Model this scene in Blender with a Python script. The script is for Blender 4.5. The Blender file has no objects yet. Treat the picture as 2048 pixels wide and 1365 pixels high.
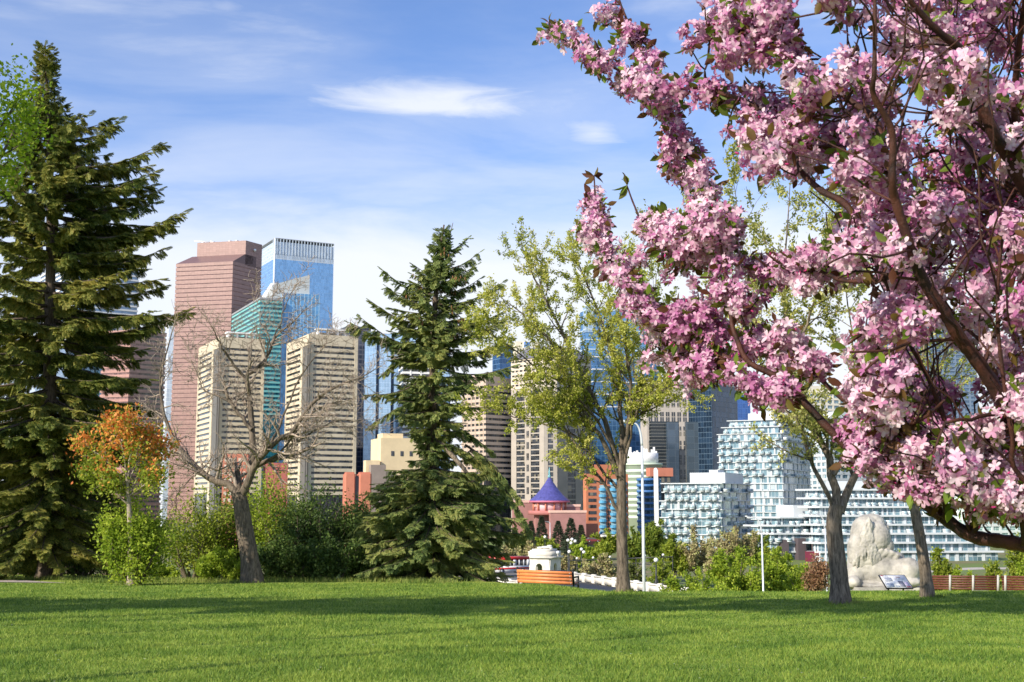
import bpy, math, random
import numpy as np
from mathutils import Vector

# ------------------------------------------------------------------ camera, sky, sun, exposure
SC = bpy.context.scene
F = 2400.0                      # focal length in pixels of a 2048 px wide frame
TH = math.atan((1000 - 682.5) / F)   # the camera looks up by this much
CT, ST = math.cos(TH), math.sin(TH)
EYE = 1.6
cam_data = bpy.data.cameras.new('camera'); cam = bpy.data.objects.new('camera', cam_data)
SC.collection.objects.link(cam); SC.camera = cam
cam.location = (0, 0, EYE); cam.rotation_euler = (math.pi / 2 + TH, 0, 0)
cam_data.sensor_width = 36.0; cam_data.lens = F / 2048 * 36.0
cam_data.clip_start = 0.05; cam_data.clip_end = 20000
cam_data.dof.use_dof = True; cam_data.dof.focus_distance = 8.0; cam_data.dof.aperture_fstop = 18.0

SUN_EL = math.radians(30); SX, SY = -0.73, -0.683          # direction to the sun on the ground plane
SUN_STRENGTH, SKY_STRENGTH, EXPOSURE = 5.0, 0.118, 0.50
sun = bpy.data.objects.new('sun', bpy.data.lights.new('sun', 'SUN')); SC.collection.objects.link(sun)
sun.data.energy = SUN_STRENGTH; sun.data.angle = math.radians(0.5); sun.data.color = (1.0, 0.90, 0.74)
tosun = Vector((SX * math.cos(SUN_EL), SY * math.cos(SUN_EL), math.sin(SUN_EL)))
sun.rotation_euler = tosun.to_track_quat('Z', 'Y').to_euler()
sun.location = (-20, -20, 30)

def build_world():
    w = bpy.data.worlds.new('World'); SC.world = w; w.use_nodes = True
    nt = w.node_tree; nt.nodes.clear(); N = nt.nodes.new; L = nt.links.new
    out = N('ShaderNodeOutputWorld'); bg = N('ShaderNodeBackground'); bg.inputs['Strength'].default_value = SKY_STRENGTH
    sky = N('ShaderNodeTexSky'); sky.sky_type = 'NISHITA'; sky.sun_disc = False
    sky.sun_elevation = SUN_EL; sky.sun_rotation = math.atan2(SX, SY)
    sky.altitude = 1000; sky.air_density = 1.0; sky.dust_density = 0.6; sky.ozone_density = 2.2
    tc = N('ShaderNodeTexCoord')
    sep = N('ShaderNodeSeparateXYZ'); L(tc.outputs['Generated'], sep.inputs[0])
    def math_(op, a, b=None, c=None, clamp=False):
        n = N('ShaderNodeMath'); n.operation = op; n.use_clamp = clamp
        for i, v in enumerate((a, b, c)):
            if v is None: continue
            if isinstance(v, (int, float)): n.inputs[i].default_value = v
            else: L(v, n.inputs[i])
        return n.outputs[0]
    def mrange(v, a, b, c, d, smooth=True):
        n = N('ShaderNodeMapRange'); n.interpolation_type = 'SMOOTHSTEP' if smooth else 'LINEAR'
        L(v, n.inputs[0])
        for i, q in enumerate((a, b, c, d)): n.inputs[1 + i].default_value = q
        return n.outputs[0]
    az = math_('ARCTAN2', sep.outputs[0], sep.outputs[1])        # 0 straight ahead, + to the right
    hyp = math_('SQRT', math_('ADD', math_('MULTIPLY', sep.outputs[0], sep.outputs[0]), math_('MULTIPLY', sep.outputs[1], sep.outputs[1])))
    el = math_('ARCTAN2', sep.outputs[2], hyp)
    comb = N('ShaderNodeCombineXYZ'); L(az, comb.inputs[0]); L(math_('MULTIPLY', el, 4.5), comb.inputs[1])
    noise = N('ShaderNodeTexNoise'); noise.inputs['Scale'].default_value = 3.2; noise.inputs['Detail'].default_value = 8; noise.inputs['Roughness'].default_value = 0.58
    noise.inputs['Distortion'].default_value = 0.35
    L(comb.outputs[0], noise.inputs['Vector'])
    fine = N('ShaderNodeTexNoise'); fine.inputs['Scale'].default_value = 14; fine.inputs['Detail'].default_value = 6; L(comb.outputs[0], fine.inputs['Vector'])
    noise2 = N('ShaderNodeTexNoise'); noise2.inputs['Scale'].default_value = 9; noise2.inputs['Detail'].default_value = 9; noise2.inputs['Roughness'].default_value = 0.62; noise2.inputs['Distortion'].default_value = 0.6; L(comb.outputs[0], noise2.inputs['Vector'])
    # thin streaks everywhere, a white bank low in the sky, and two small lens-shaped clouds
    wisp = math_('MULTIPLY', mrange(noise.outputs[0], 0.38, 0.80, 0, 1), 0.6)
    veil = math_('MULTIPLY', mrange(noise.outputs[0], 0.25, 0.70, 0.10, 0.9), mrange(el, 0.45, 0.10, 0.16, 0.85))
    low = mrange(math_('ADD', el, math_('MULTIPLY', math_('SUBTRACT', noise.outputs[0], 0.5), 0.11)), 0.275, 0.190, 0, 0.95)
    low = math_('MULTIPLY', low, mrange(az, -0.55, -0.22, 0.55, 1.0))
    def puff(a0, e0, wa, we_up, we_dn, s):
        dx = math_('DIVIDE', math_('SUBTRACT', az, a0), wa)
        de = math_('SUBTRACT', el, e0)
        up = math_('DIVIDE', math_('MAXIMUM', de, 0.0), we_up); dn = math_('DIVIDE', math_('MINIMUM', de, 0.0), we_dn)
        r2 = math_('ADD', math_('ADD', math_('MULTIPLY', dx, dx), math_('MULTIPLY', up, up)), math_('MULTIPLY', dn, dn))
        v = math_('SUBTRACT', 1.0, math_('SQRT', r2))
        v = math_('ADD', v, math_('MULTIPLY', math_('SUBTRACT', noise2.outputs[0], 0.5), 1.5))
        return mrange(v, -0.1, 1.0, 0, s)
    def ang(px, py):
        x = (px - 1024) / F; yc = (682.5 - py) / F
        X, Y, Z = x, CT - yc * ST, ST + yc * CT
        return math.atan2(X, Y), math.atan2(Z, math.hypot(X, Y))
    dens = math_('MAXIMUM', low, veil); dens = math_('MAXIMUM', dens, wisp)
    for (px, py, wpx, up, dn, s) in ((880, 214, 300, 72, 34, 0.85), (1190, 268, 105, 46, 26, 0.7), (1355, 75, 40, 34, 26, 0.25), (450, 15, 60, 26, 18, 0.28)):
        a0, e0 = ang(px, py)
        p = puff(a0, e0, wpx / F, up / F, dn / F, s)
        dens = math_('MAXIMUM', dens, p)
    mix = N('ShaderNodeMixRGB'); L(dens, mix.inputs[0]); 
    tint = N('ShaderNodeMixRGB'); tint.blend_type = 'MULTIPLY'; tint.inputs[0].default_value = 1
    tint.inputs[2].default_value = (0.90, 1.03, 1.30, 1); L(sky.outputs[0], tint.inputs[1])
    L(tint.outputs[0], mix.inputs[1]); mix.inputs[2].default_value = (5.9, 6.1, 6.45, 1)
    L(mix.outputs[0], bg.inputs[0]); L(bg.outputs[0], out.inputs[0])
build_world()
SC.view_settings.view_transform = 'Standard'; SC.view_settings.look = 'None'
SC.view_settings.exposure = EXPOSURE; SC.view_settings.gamma = 1.0
SC.view_settings.use_curve_mapping = False
SC.render.engine = 'CYCLES'
SC.cycles.max_bounces = 6; SC.cycles.diffuse_bounces = 3; SC.cycles.glossy_bounces = 3; SC.cycles.transmission_bounces = 4
SC.cycles.transparent_max_bounces = 4; SC.cycles.caustics_reflective = False; SC.cycles.caustics_refractive = False

# ------------------------------------------------------------------ helpers
def at(px, py, Y):
    """world point seen at photograph pixel (px, py) at ground distance Y"""
    x = (px - 1024) / F; yc = (682.5 - py) / F
    dy = CT - yc * ST; dz = ST + yc * CT; s = Y / dy
    return np.array((x * s, Y, EYE + dz * s))
def zat(py, Y): return float(at(1024, py, Y)[2])
def xat(px, Y, z): return (px - 1024) / F * (Y * CT + (z - EYE) * ST)
def nrm(v):
    v = np.asarray(v, float); return v / (np.linalg.norm(v, axis=-1, keepdims=True) + 1e-12)
COLL = SC.collection
ORG = {}
class MB:
    """collects geometry and links it as ONE mesh object"""
    def __init__(s): s.v = []; s.f = []; s.uv = []; s.n = 0
    def add(s, v, f, uv=None):
        v = np.asarray(v, float).reshape(-1, 3); f = np.asarray(f, int)
        if f.ndim == 1: f = f[None, :]
        s.v.append(v); s.f.append(f + s.n); s.uv.append(uv); s.n += len(v)
    def face(s, pts, uv=None): s.add(pts, list(range(len(pts))), None if uv is None else np.asarray(uv, float))
    def prism(s, poly, z0, z1, cap=True):
        """poly: xy points; z1 may be a list of heights per point"""
        n = len(poly); a = sum(poly[i][0] * poly[(i + 1) % n][1] - poly[(i + 1) % n][0] * poly[i][1] for i in range(n))
        zt = list(z1) if isinstance(z1, (list, tuple)) else [z1] * n
        poly = list(poly)
        if a < 0: poly = poly[::-1]; zt = zt[::-1]
        u = 0
        for i in range(n):
            p, q = poly[i], poly[(i + 1) % n]; l = math.hypot(q[0] - p[0], q[1] - p[1])
            s.face([(p[0], p[1], z0), (q[0], q[1], z0), (q[0], q[1], zt[(i + 1) % n]), (p[0], p[1], zt[i])],
                   [(u, z0), (u + l, z0), (u + l, zt[(i + 1) % n]), (u, zt[i])])
            u += l + 0.37
        if cap:
            s.face([(p[0], p[1], z) for p, z in zip(poly, zt)]); s.face([(p[0], p[1], z0) for p in poly[::-1]])
    def box(s, x0, x1, y0, y1, z0, z1): s.prism([(x0, y0), (x1, y0), (x1, y1), (x0, y1)], z0, z1)
    def obox(s, o, ax, ay, az, lx, ly, lz):
        """box with one corner-centred frame: o is the centre of its bottom face"""
        o = np.asarray(o, float); ax, ay, az = nrm(ax) * lx / 2, nrm(ay) * ly / 2, nrm(az) * lz
        c = [o - ax - ay, o + ax - ay, o + ax + ay, o - ax + ay]; c = c + [p + az for p in c]
        s.add(c, [(0, 3, 2, 1), (4, 5, 6, 7), (0, 1, 5, 4), (1, 2, 6, 5), (2, 3, 7, 6), (3, 0, 4, 7)],
              np.tile(np.array([(0, 0), (lx, 0), (lx, lz), (0, lz)], float), (6, 1)))
    def bar(s, p, q, w, h=None, up=(0, 0, 1)):
        p, q = np.asarray(p, float), np.asarray(q, float); d = nrm(q - p); r = nrm(np.cross(d, up)) if abs(np.dot(d, up)) < 0.99 else np.array((1., 0, 0)); u = np.cross(r, d)
        s.obox(p, r, u, d, w, h or w, np.linalg.norm(q - p))
    def tube(s, pts, rad, sides=6, cap=True):
        s.tubes([np.asarray(pts, float)], [np.asarray(rad, float) * np.ones(len(pts))], sides)
        if cap:
            k = len(pts); base = s.n - k * sides
            s.f.append(np.array([list(range(base + (k - 1) * sides, base + k * sides))])); s.uv.append(None)
            s.f.append(np.array([list(range(base + sides - 1, base - 1, -1))])); s.uv.append(None)
    def tubes(s, P, R, sides):
        groups = {}
        for p, r in zip(P, R): groups.setdefault(len(p), []).append((p, r))
        for k, g in groups.items():
            p = np.stack([a for a, _ in g]); r = np.stack([b for _, b in g]); n = len(g)
            t = np.empty_like(p); t[:, 1:-1] = p[:, 2:] - p[:, :-2]; t[:, 0] = p[:, 1] - p[:, 0]; t[:, -1] = p[:, -1] - p[:, -2]; t = nrm(t)
            m = np.abs(p[:, -1] - p[:, 0]); ref = np.eye(3)[np.argmin(m, axis=1)][:, None, :]
            a = nrm(np.cross(t, ref)); b = np.cross(t, a)
            ang = np.arange(sides) / sides * 2 * math.pi
            v = p[:, :, None, :] + r[:, :, None, None] * (a[:, :, None, :] * np.cos(ang)[None, None, :, None] + b[:, :, None, :] * np.sin(ang)[None, None, :, None])
            i = np.arange(n)[:, None, None] * (k * sides); j = np.arange(k - 1)[None, :, None] * sides; q = np.arange(sides)[None, None, :]; q2 = (q + 1) % sides
            f = np.stack([i + j + q, i + j + q2, i + j + sides + q2, i + j + sides + q], -1).reshape(-1, 4)
            s.add(v.reshape(-1, 3), f)
    def lathe(s, c, prof, sides=12):
        """prof: (radius, height) pairs upward from c"""
        c = np.asarray(c, float); ang = np.arange(sides) / sides * 2 * math.pi; k = len(prof)
        v = np.array([[(c[0] + r * math.cos(t), c[1] + r * math.sin(t), c[2] + h) for t in ang] for r, h in prof]).reshape(-1, 3)
        f = [(j * sides + q, j * sides + (q + 1) % sides, (j + 1) * sides + (q + 1) % sides, (j + 1) * sides + q) for j in range(k - 1) for q in range(sides)]
        s.add(v, f); b = s.n - k * sides
        s.f.append(np.array([list(range(b + (k - 1) * sides, b + k * sides))])); s.uv.append(None)
        s.f.append(np.array([list(range(b + sides - 1, b - 1, -1))])); s.uv.append(None)
    def ball(s, c, r, sides=10, rings=6):
        rr = r if isinstance(r, (tuple, list)) else (r, r, r); t = [-math.pi / 2 + math.pi * (i + 0.02) / (rings + 0.04) for i in range(rings + 1)]
        ang = np.arange(sides) / sides * 2 * math.pi
        v = np.array([[(c[0] + rr[0] * math.cos(a) * math.cos(q), c[1] + rr[1] * math.cos(a) * math.sin(q), c[2] + rr[2] * math.sin(a)) for q in ang] for a in t]).reshape(-1, 3)
        f = [(j * sides + q, j * sides + (q + 1) % sides, (j + 1) * sides + (q + 1) % sides, (j + 1) * sides + q) for j in range(rings) for q in range(sides)]
        s.add(v, f)
    def scatter(s, tv, tf, P, R, S):
        """copies of a template (tv, tf) at points P with rotations R (n,3,3; columns are axes) and sizes S"""
        n, m = len(P), len(tv); S = np.asarray(S, float)
        v = np.einsum('nij,mj->nmi', R, tv) * S[:, None, None] + P[:, None, :]
        f = (np.arange(n)[:, None, None] * m + np.asarray(tf)[None]).reshape(-1, len(tf[0]))
        s.add(v.reshape(-1, 3), f)
    def build(s, name, mat, parent=None, smooth=False, org=None):
        o3 = np.array(ORG[parent]) if parent is not None else np.array(org if org is not None else (0, 0, 0), float)
        v = np.concatenate(s.v) - o3
        me = bpy.data.meshes.new(name); me.vertices.add(len(v)); me.vertices.foreach_set('co', v.astype(np.float32).ravel())
        ks = np.concatenate([np.full(len(f), f.shape[1]) for f in s.f]); idx = np.concatenate([f.ravel() for f in s.f])
        me.loops.add(len(idx)); me.loops.foreach_set('vertex_index', idx.astype(np.int32))
        st = np.zeros(len(ks), np.int32); st[1:] = np.cumsum(ks)[:-1]
        me.polygons.add(len(ks)); me.polygons.foreach_set('loop_start', st)
        if smooth: me.polygons.foreach_set('use_smooth', np.ones(len(ks), bool))
        if any(u is not None for u in s.uv):
            uv = np.concatenate([(u if u is not None else np.zeros((f.size, 2))) for u, f in zip(s.uv, s.f)])
            lay = me.uv_layers.new(name='UVMap'); lay.data.foreach_set('uv', uv.astype(np.float32).ravel())
        me.update(calc_edges=True); me.materials.append(mat)
        o = bpy.data.objects.new(name, me); COLL.objects.link(o)
        ORG[o] = tuple(o3)
        if parent is not None: o.parent = parent
        else: o.location = o3
        return o
def thing(name, label, cat, loc, group=None):
    o = bpy.data.objects.new(name, None); COLL.objects.link(o); o.location = tuple(float(c) for c in loc); o.empty_display_size = 0.2
    o['label'] = label; o['category'] = cat
    if group: o['group'] = group
    ORG[o] = tuple(float(c) for c in loc)
    return o
def tag(o, label, cat, group=None, kind=None):
    o['label'] = label; o['category'] = cat
    if group: o['group'] = group
    if kind: o['kind'] = kind
    return o
def copy_part(src, parent, shift):
    c = src.copy(); COLL.objects.link(c); c.parent = parent; c.location = src.location + Vector([float(q) for q in shift]); ORG[c] = ORG[parent]
    return c

# ------------------------------------------------------------------ materials
def newmat(name):
    m = bpy.data.materials.new(name); m.use_nodes = True; nt = m.node_tree
    return m, nt, nt.nodes['Principled BSDF'], nt.nodes.new, nt.links.new
def rgba(c): return (c[0], c[1], c[2], 1)
def mat_plain(name, col, rough=0.6, var=0.18, scale=3.0, metal=0.0, bump=0.0, dark=None, spec=0.4):
    """one colour mottled by noise; dark: a stain colour that shows in patches"""
    m, nt, b, N, L = newmat(name)
    tc = N('ShaderNodeTexCoord'); no = N('ShaderNodeTexNoise'); no.inputs['Scale'].default_value = scale; no.inputs['Detail'].default_value = 8; no.inputs['Roughness'].default_value = 0.65
    L(tc.outputs['Object'], no.inputs['Vector'])
    cr = N('ShaderNodeValToRGB'); L(no.outputs[0], cr.inputs[0])
    d = dark or tuple(c * (1 - var * 1.6) for c in col)
    cr.color_ramp.elements[0].position = 0.3; cr.color_ramp.elements[0].color = rgba(d)
    cr.color_ramp.elements[1].position = 0.68; cr.color_ramp.elements[1].color = rgba(tuple(min(1, c * (1 + var * 0.5)) for c in col))
    L(cr.outputs[0], b.inputs['Base Color']); b.inputs['Roughness'].default_value = rough; b.inputs['Metallic'].default_value = metal
    b.inputs['Specular IOR Level'].default_value = spec
    if bump:
        bp = N('ShaderNodeBump'); bp.inputs['Strength'].default_value = bump; bp.inputs['Distance'].default_value = 0.05; L(no.outputs[0], bp.inputs['Height']); L(bp.outputs[0], b.inputs['Normal'])
    return m
def mat_grid(name, col, line, gu, gv, wu, wv, rough=0.12, metal=0.0, var=0.35, alt=None, altp=0.0, spec=0.6, line_rough=0.5):
    """panes of gu x gv metres in UV space divided by bars wu, wv wide (fractions); each pane a little different, some of colour alt"""
    m, nt, b, N, L = newmat(name)
    uv = N('ShaderNodeUVMap'); sp = N('ShaderNodeSeparateXYZ'); L(uv.outputs[0], sp.inputs[0])
    def mt(op, a, bb=None):
        n = N('ShaderNodeMath'); n.operation = op
        for i, v in enumerate((a, bb)):
            if v is None: continue
            if isinstance(v, (int, float)): n.inputs[i].default_value = v
            else: L(v, n.inputs[i])
        return n.outputs[0]
    u, v = mt('DIVIDE', sp.outputs[0], gu), mt('DIVIDE', sp.outputs[1], gv)
    lu, lv = mt('LESS_THAN', mt('FRACT', u), wu), mt('LESS_THAN', mt('FRACT', v), wv)
    ln = mt('MAXIMUM', lu, lv)
    cb = N('ShaderNodeCombineXYZ'); L(mt('FLOOR', u), cb.inputs[0]); L(mt('FLOOR', v), cb.inputs[1])
    wn = N('ShaderNodeTexWhiteNoise'); wn.noise_dimensions = '3D'; L(cb.outputs[0], wn.inputs['Vector'])
    hs = N('ShaderNodeMixRGB'); hs.inputs[1].default_value = rgba(tuple(c * (1 - var) for c in col)); hs.inputs[2].default_value = rgba(tuple(min(1, c * (1 + var)) for c in col))
    L(wn.outputs[0], hs.inputs[0]); cur = hs.outputs[0]
    if alt:
        sc = N('ShaderNodeSeparateXYZ'); L(wn.outputs['Color'], sc.inputs[0])
        am = N('ShaderNodeMixRGB'); L(mt('LESS_THAN', sc.outputs[1], altp), am.inputs[0]); L(cur, am.inputs[1]); am.inputs[2].default_value = rgba(alt); cur = am.outputs[0]
    mx = N('ShaderNodeMixRGB'); L(ln, mx.inputs[0]); L(cur, mx.inputs[1]); mx.inputs[2].default_value = rgba(line); L(mx.outputs[0], b.inputs['Base Color'])
    rr = N('ShaderNodeMapRange'); L(ln, rr.inputs[0]); rr.inputs[3].default_value = rough; rr.inputs[4].default_value = line_rough; L(rr.outputs[0], b.inputs['Roughness'])
    mm = N('ShaderNodeMapRange'); L(ln, mm.inputs[0]); mm.inputs[3].default_value = metal; mm.inputs[4].default_value = 0; L(mm.outputs[0], b.inputs['Metallic'])
    b.inputs['Specular IOR Level'].default_value = spec
    # panes never lie perfectly in one plane
    nn = N('ShaderNodeBump'); nn.inputs['Strength'].default_value = 0.04; nn.inputs['Distance'].default_value = 0.4; L(wn.outputs[0], nn.inputs['Height']); L(nn.outputs[0], b.inputs['Normal'])
    return m
def mat_leaf(name, cols, trans=0.35, rough=0.55, clump=0.6, tcol=None):
    """leaves: each island takes its own shade from cols; light passes through"""
    m, nt, b, N, L = newmat(name)
    g = N('ShaderNodeNewGeometry'); cr = N('ShaderNodeValToRGB'); cr.color_ramp.interpolation = 'LINEAR'
    tc = N('ShaderNodeTexCoord'); no = N('ShaderNodeTexNoise'); no.inputs['Scale'].default_value = clump; no.inputs['Detail'].default_value = 2; L(tc.outputs['Object'], no.inputs['Vector'])
    ad = N('ShaderNodeMath'); ad.operation = 'MULTIPLY_ADD'; L(no.outputs[0], ad.inputs[0]); ad.inputs[1].default_value = 1.5
    sb = N('ShaderNodeMath'); sb.operation = 'MULTIPLY_ADD'; L(g.outputs['Random Per Island'], sb.inputs[0]); sb.inputs[1].default_value = 0.75; sb.inputs[2].default_value = -0.625
    L(sb.outputs[0], ad.inputs[2]); L(ad.outputs[0], cr.inputs[0])
    e = cr.color_ramp.elements
    e[0].position = 0.12; e[0].color = rgba(cols[0]); e[1].position = 0.88; e[1].color = rgba(cols[-1])
    for i, c in enumerate(cols[1:-1]):
        q = e.new(0.12 + 0.76 * (i + 1) / (len(cols) - 1)); q.color = rgba(c)
    L(cr.outputs[0], b.inputs['Base Color']); b.inputs['Roughness'].default_value = rough; b.inputs['Specular IOR Level'].default_value = 0.25
    tr = N('ShaderNodeBsdfTranslucent'); 
    if tcol:
        mm = N('ShaderNodeMixRGB'); mm.blend_type = 'MULTIPLY'; mm.inputs[0].default_value = 1; L(cr.outputs[0], mm.inputs[1]); mm.inputs[2].default_value = rgba(tcol); L(mm.outputs[0], tr.inputs[0])
    else: L(cr.outputs[0], tr.inputs[0])
    mx = N('ShaderNodeMixShader'); mx.inputs[0].default_value = trans; L(b.outputs[0], mx.inputs[1]); L(tr.outputs[0], mx.inputs[2])
    out = nt.nodes['Material Output']; L(mx.outputs[0], out.inputs[0])
    return m
def mat_bark(name, dark, light, scale=6.0, stretch=0.18, bump=0.8, rough=0.85):
    m, nt, b, N, L = newmat(name)
    tc = N('ShaderNodeTexCoord'); mp = N('ShaderNodeMapping'); mp.inputs['Scale'].default_value = (1, 1, stretch); L(tc.outputs['Object'], mp.inputs[0])
    vo = N('ShaderNodeTexNoise'); vo.inputs['Scale'].default_value = scale * 3; vo.inputs['Detail'].default_value = 9; vo.inputs['Roughness'].default_value = 0.7; vo.inputs['Distortion'].default_value = 0.6; L(mp.outputs[0], vo.inputs['Vector'])
    cr = N('ShaderNodeValToRGB'); L(vo.outputs[0], cr.inputs[0])
    cr.color_ramp.elements[0].position = 0.36; cr.color_ramp.elements[0].color = rgba(dark); cr.color_ramp.elements[1].position = 0.62; cr.color_ramp.elements[1].color = rgba(light)
    L(cr.outputs[0], b.inputs['Base Color']); b.inputs['Roughness'].default_value = rough; b.inputs['Specular IOR Level'].default_value = 0.2
    bp = N('ShaderNodeBump'); bp.inputs['Strength'].default_value = bump; bp.inputs['Distance'].default_value = 0.03; L(vo.outputs[0], bp.inputs['Height']); L(bp.outputs[0], b.inputs['Normal'])
    return m
# ------------------------------------------------------------------ ground
GZ = -20.0                                   # level of the river flats and the city
def sstep(a, b, x):
    t = np.clip((x - a) / (b - a), 0, 1); return t * t * (3 - 2 * t)
def ground(x, y):
    x = np.asarray(x, float); y = np.asarray(y, float)
    r = x / np.maximum(y, 8.0)
    crest = 58 - 16 * sstep(-0.07, 0.0, r) - 9 * sstep(0.0, 0.085, r) + 31 * sstep(0.262, 0.288, r)
    z = -0.04 * np.maximum(0, y - 11) * sstep(9, 16, y)
    z = z - 0.036 * np.maximum(0, y - 33) * sstep(0.255, 0.275, r)
    over = np.maximum(0, y - crest)
    z = z - np.where(over < 3, over * over / 6 * 0.26, 0.39 + (over - 3) * 0.26)
    return np.maximum(z, GZ)
def gz(x, y): return float(ground(x, y))
def sheet(xs, ys, fz):
    X, Y = np.meshgrid(xs, ys); Z = fz(X, Y); v = np.stack([X, Y, Z], -1).reshape(-1, 3); nx = len(xs)
    i = (np.arange(len(ys) - 1)[:, None] * nx + np.arange(nx - 1)[None, :])
    f = np.stack([i, i + 1, i + nx + 1, i + nx], -1).reshape(-1, 4)
    mb = MB(); mb.add(v, f); return mb
def mat_lawn():
    m, nt, b, N, L = newmat('lawn turf')
    tc = N('ShaderNodeTexCoord')
    def noise(s, d, dist=0.0):
        n = N('ShaderNodeTexNoise'); n.inputs['Scale'].default_value = s; n.inputs['Detail'].default_value = d; n.inputs['Distortion'].default_value = dist; L(tc.outputs['Object'], n.inputs['Vector']); return n
    big, mid, tiny = noise(0.25, 4), noise(2.2, 6), noise(38, 5)
    a = N('ShaderNodeMath'); a.operation = 'MULTIPLY_ADD'; L(mid.outputs[0], a.inputs[0]); a.inputs[1].default_value = 0.5; L(big.outputs[0], a.inputs[2])
    c = N('ShaderNodeMath'); c.operation = 'MULTIPLY_ADD'; L(tiny.outputs[0], c.inputs[0]); c.inputs[1].default_value = 0.55; L(a.outputs[0], c.inputs[2])
    cr = N('ShaderNodeValToRGB'); L(c.outputs[0], cr.inputs[0]); e = cr.color_ramp.elements
    e[0].position = 0.72; e[0].color = (0.085, 0.165, 0.028, 1); e[1].position = 1.25 / 1.0 if False else 1.0; e[1].color = (0.29, 0.37, 0.06, 1)
    q = e.new(0.88); q.color = (0.185, 0.272, 0.037, 1)
    L(cr.outputs[0], b.inputs['Base Color']); b.inputs['Roughness'].default_value = 0.8; b.inputs['Specular IOR Level'].default_value = 0.15
    bp = N('ShaderNodeBump'); bp.inputs['Strength'].default_value = 0.9; bp.inputs['Distance'].default_value = 0.06; L(tiny.outputs[0], bp.inputs['Height']); L(bp.outputs[0], b.inputs['Normal'])
    return m
def mat_valley():
    m, nt, b, N, L = newmat('valley turf and dry grass')
    tc = N('ShaderNodeTexCoord'); n1 = N('ShaderNodeTexNoise'); n1.inputs['Scale'].default_value = 0.035; n1.inputs['Detail'].default_value = 9; n1.inputs['Roughness'].default_value = 0.65; L(tc.outputs['Object'], n1.inputs['Vector'])
    cr = N('ShaderNodeValToRGB'); L(n1.outputs[0], cr.inputs[0]); e = cr.color_ramp.elements
    e[0].position = 0.36; e[0].color = (0.20, 0.15, 0.085, 1); e[1].position = 0.6; e[1].color = (0.11, 0.17, 0.03, 1)
    q = e.new(0.46); q.color = (0.13, 0.14, 0.045, 1)
    L(cr.outputs[0], b.inputs['Base Color']); b.inputs['Roughness'].default_value = 0.95
    return m
xs = np.arange(-60, 60.1, 0.6); ys = np.arange(-40, 72, 0.6)
lw = sheet(xs, ys, ground).build('lawn', mat_lawn(), smooth=True); lw['kind'] = 'structure'
def far_z(X, Y):
    Z = ground(X, Y); inside = (np.abs(X) < 58) & (Y < 69); return np.where(inside, Z - 0.7, Z)
xf = np.concatenate([np.linspace(-6000, -500, 12), np.linspace(-400, 400, 161), np.linspace(500, 6000, 12)])
yf = np.concatenate([np.linspace(-1500, -60, 8), np.linspace(-40, 400, 111), np.linspace(450, 9000, 20)])
vg = sheet(xf, yf, far_z).build('valley_ground', mat_valley(), smooth=True); vg['kind'] = 'structure'

# grass blades on the lawn
def grass_blades():
    R = np.random.default_rng(5); n = 460000
    y = 9.5 * np.exp(R.random(n) * math.log(41 / 9.5)); x = (R.random(n) - 0.5) * 1.02 * y
    z = ground(x, y); hgt = R.uniform(0.014, 0.046, n) * (1 + 0.35 * np.sin(x * 1.7 + 2 * np.sin(y * 0.9)) * np.sin(y * 1.3 + x * 0.4)) * (0.85 + y / 60)
    w = 0.0042 * (0.6 + y / 16); a = R.random(n) * 6.283; lean = R.uniform(0.2, 1.3, n) * hgt; la = R.random(n) * 6.283
    dx, dy = np.cos(a) * w, np.sin(a) * w
    v = np.stack([np.stack([x - dx, y - dy, z - 0.006], -1), np.stack([x + dx, y + dy, z - 0.006], -1), np.stack([x + np.cos(la) * lean, y + np.sin(la) * lean, z + hgt], -1)], 1)
    mb = MB(); mb.add(v.reshape(-1, 3), np.arange(n * 3).reshape(-1, 3))
    m = mat_leaf('grass blades', [(0.075, 0.152, 0.023), (0.165, 0.268, 0.036), (0.31, 0.385, 0.068)], trans=0.35, clump=0.9)
    tag(mb.build('grass', m), 'short green mown grass growing over the whole lawn', 'grass', kind='stuff')
grass_blades()
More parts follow.
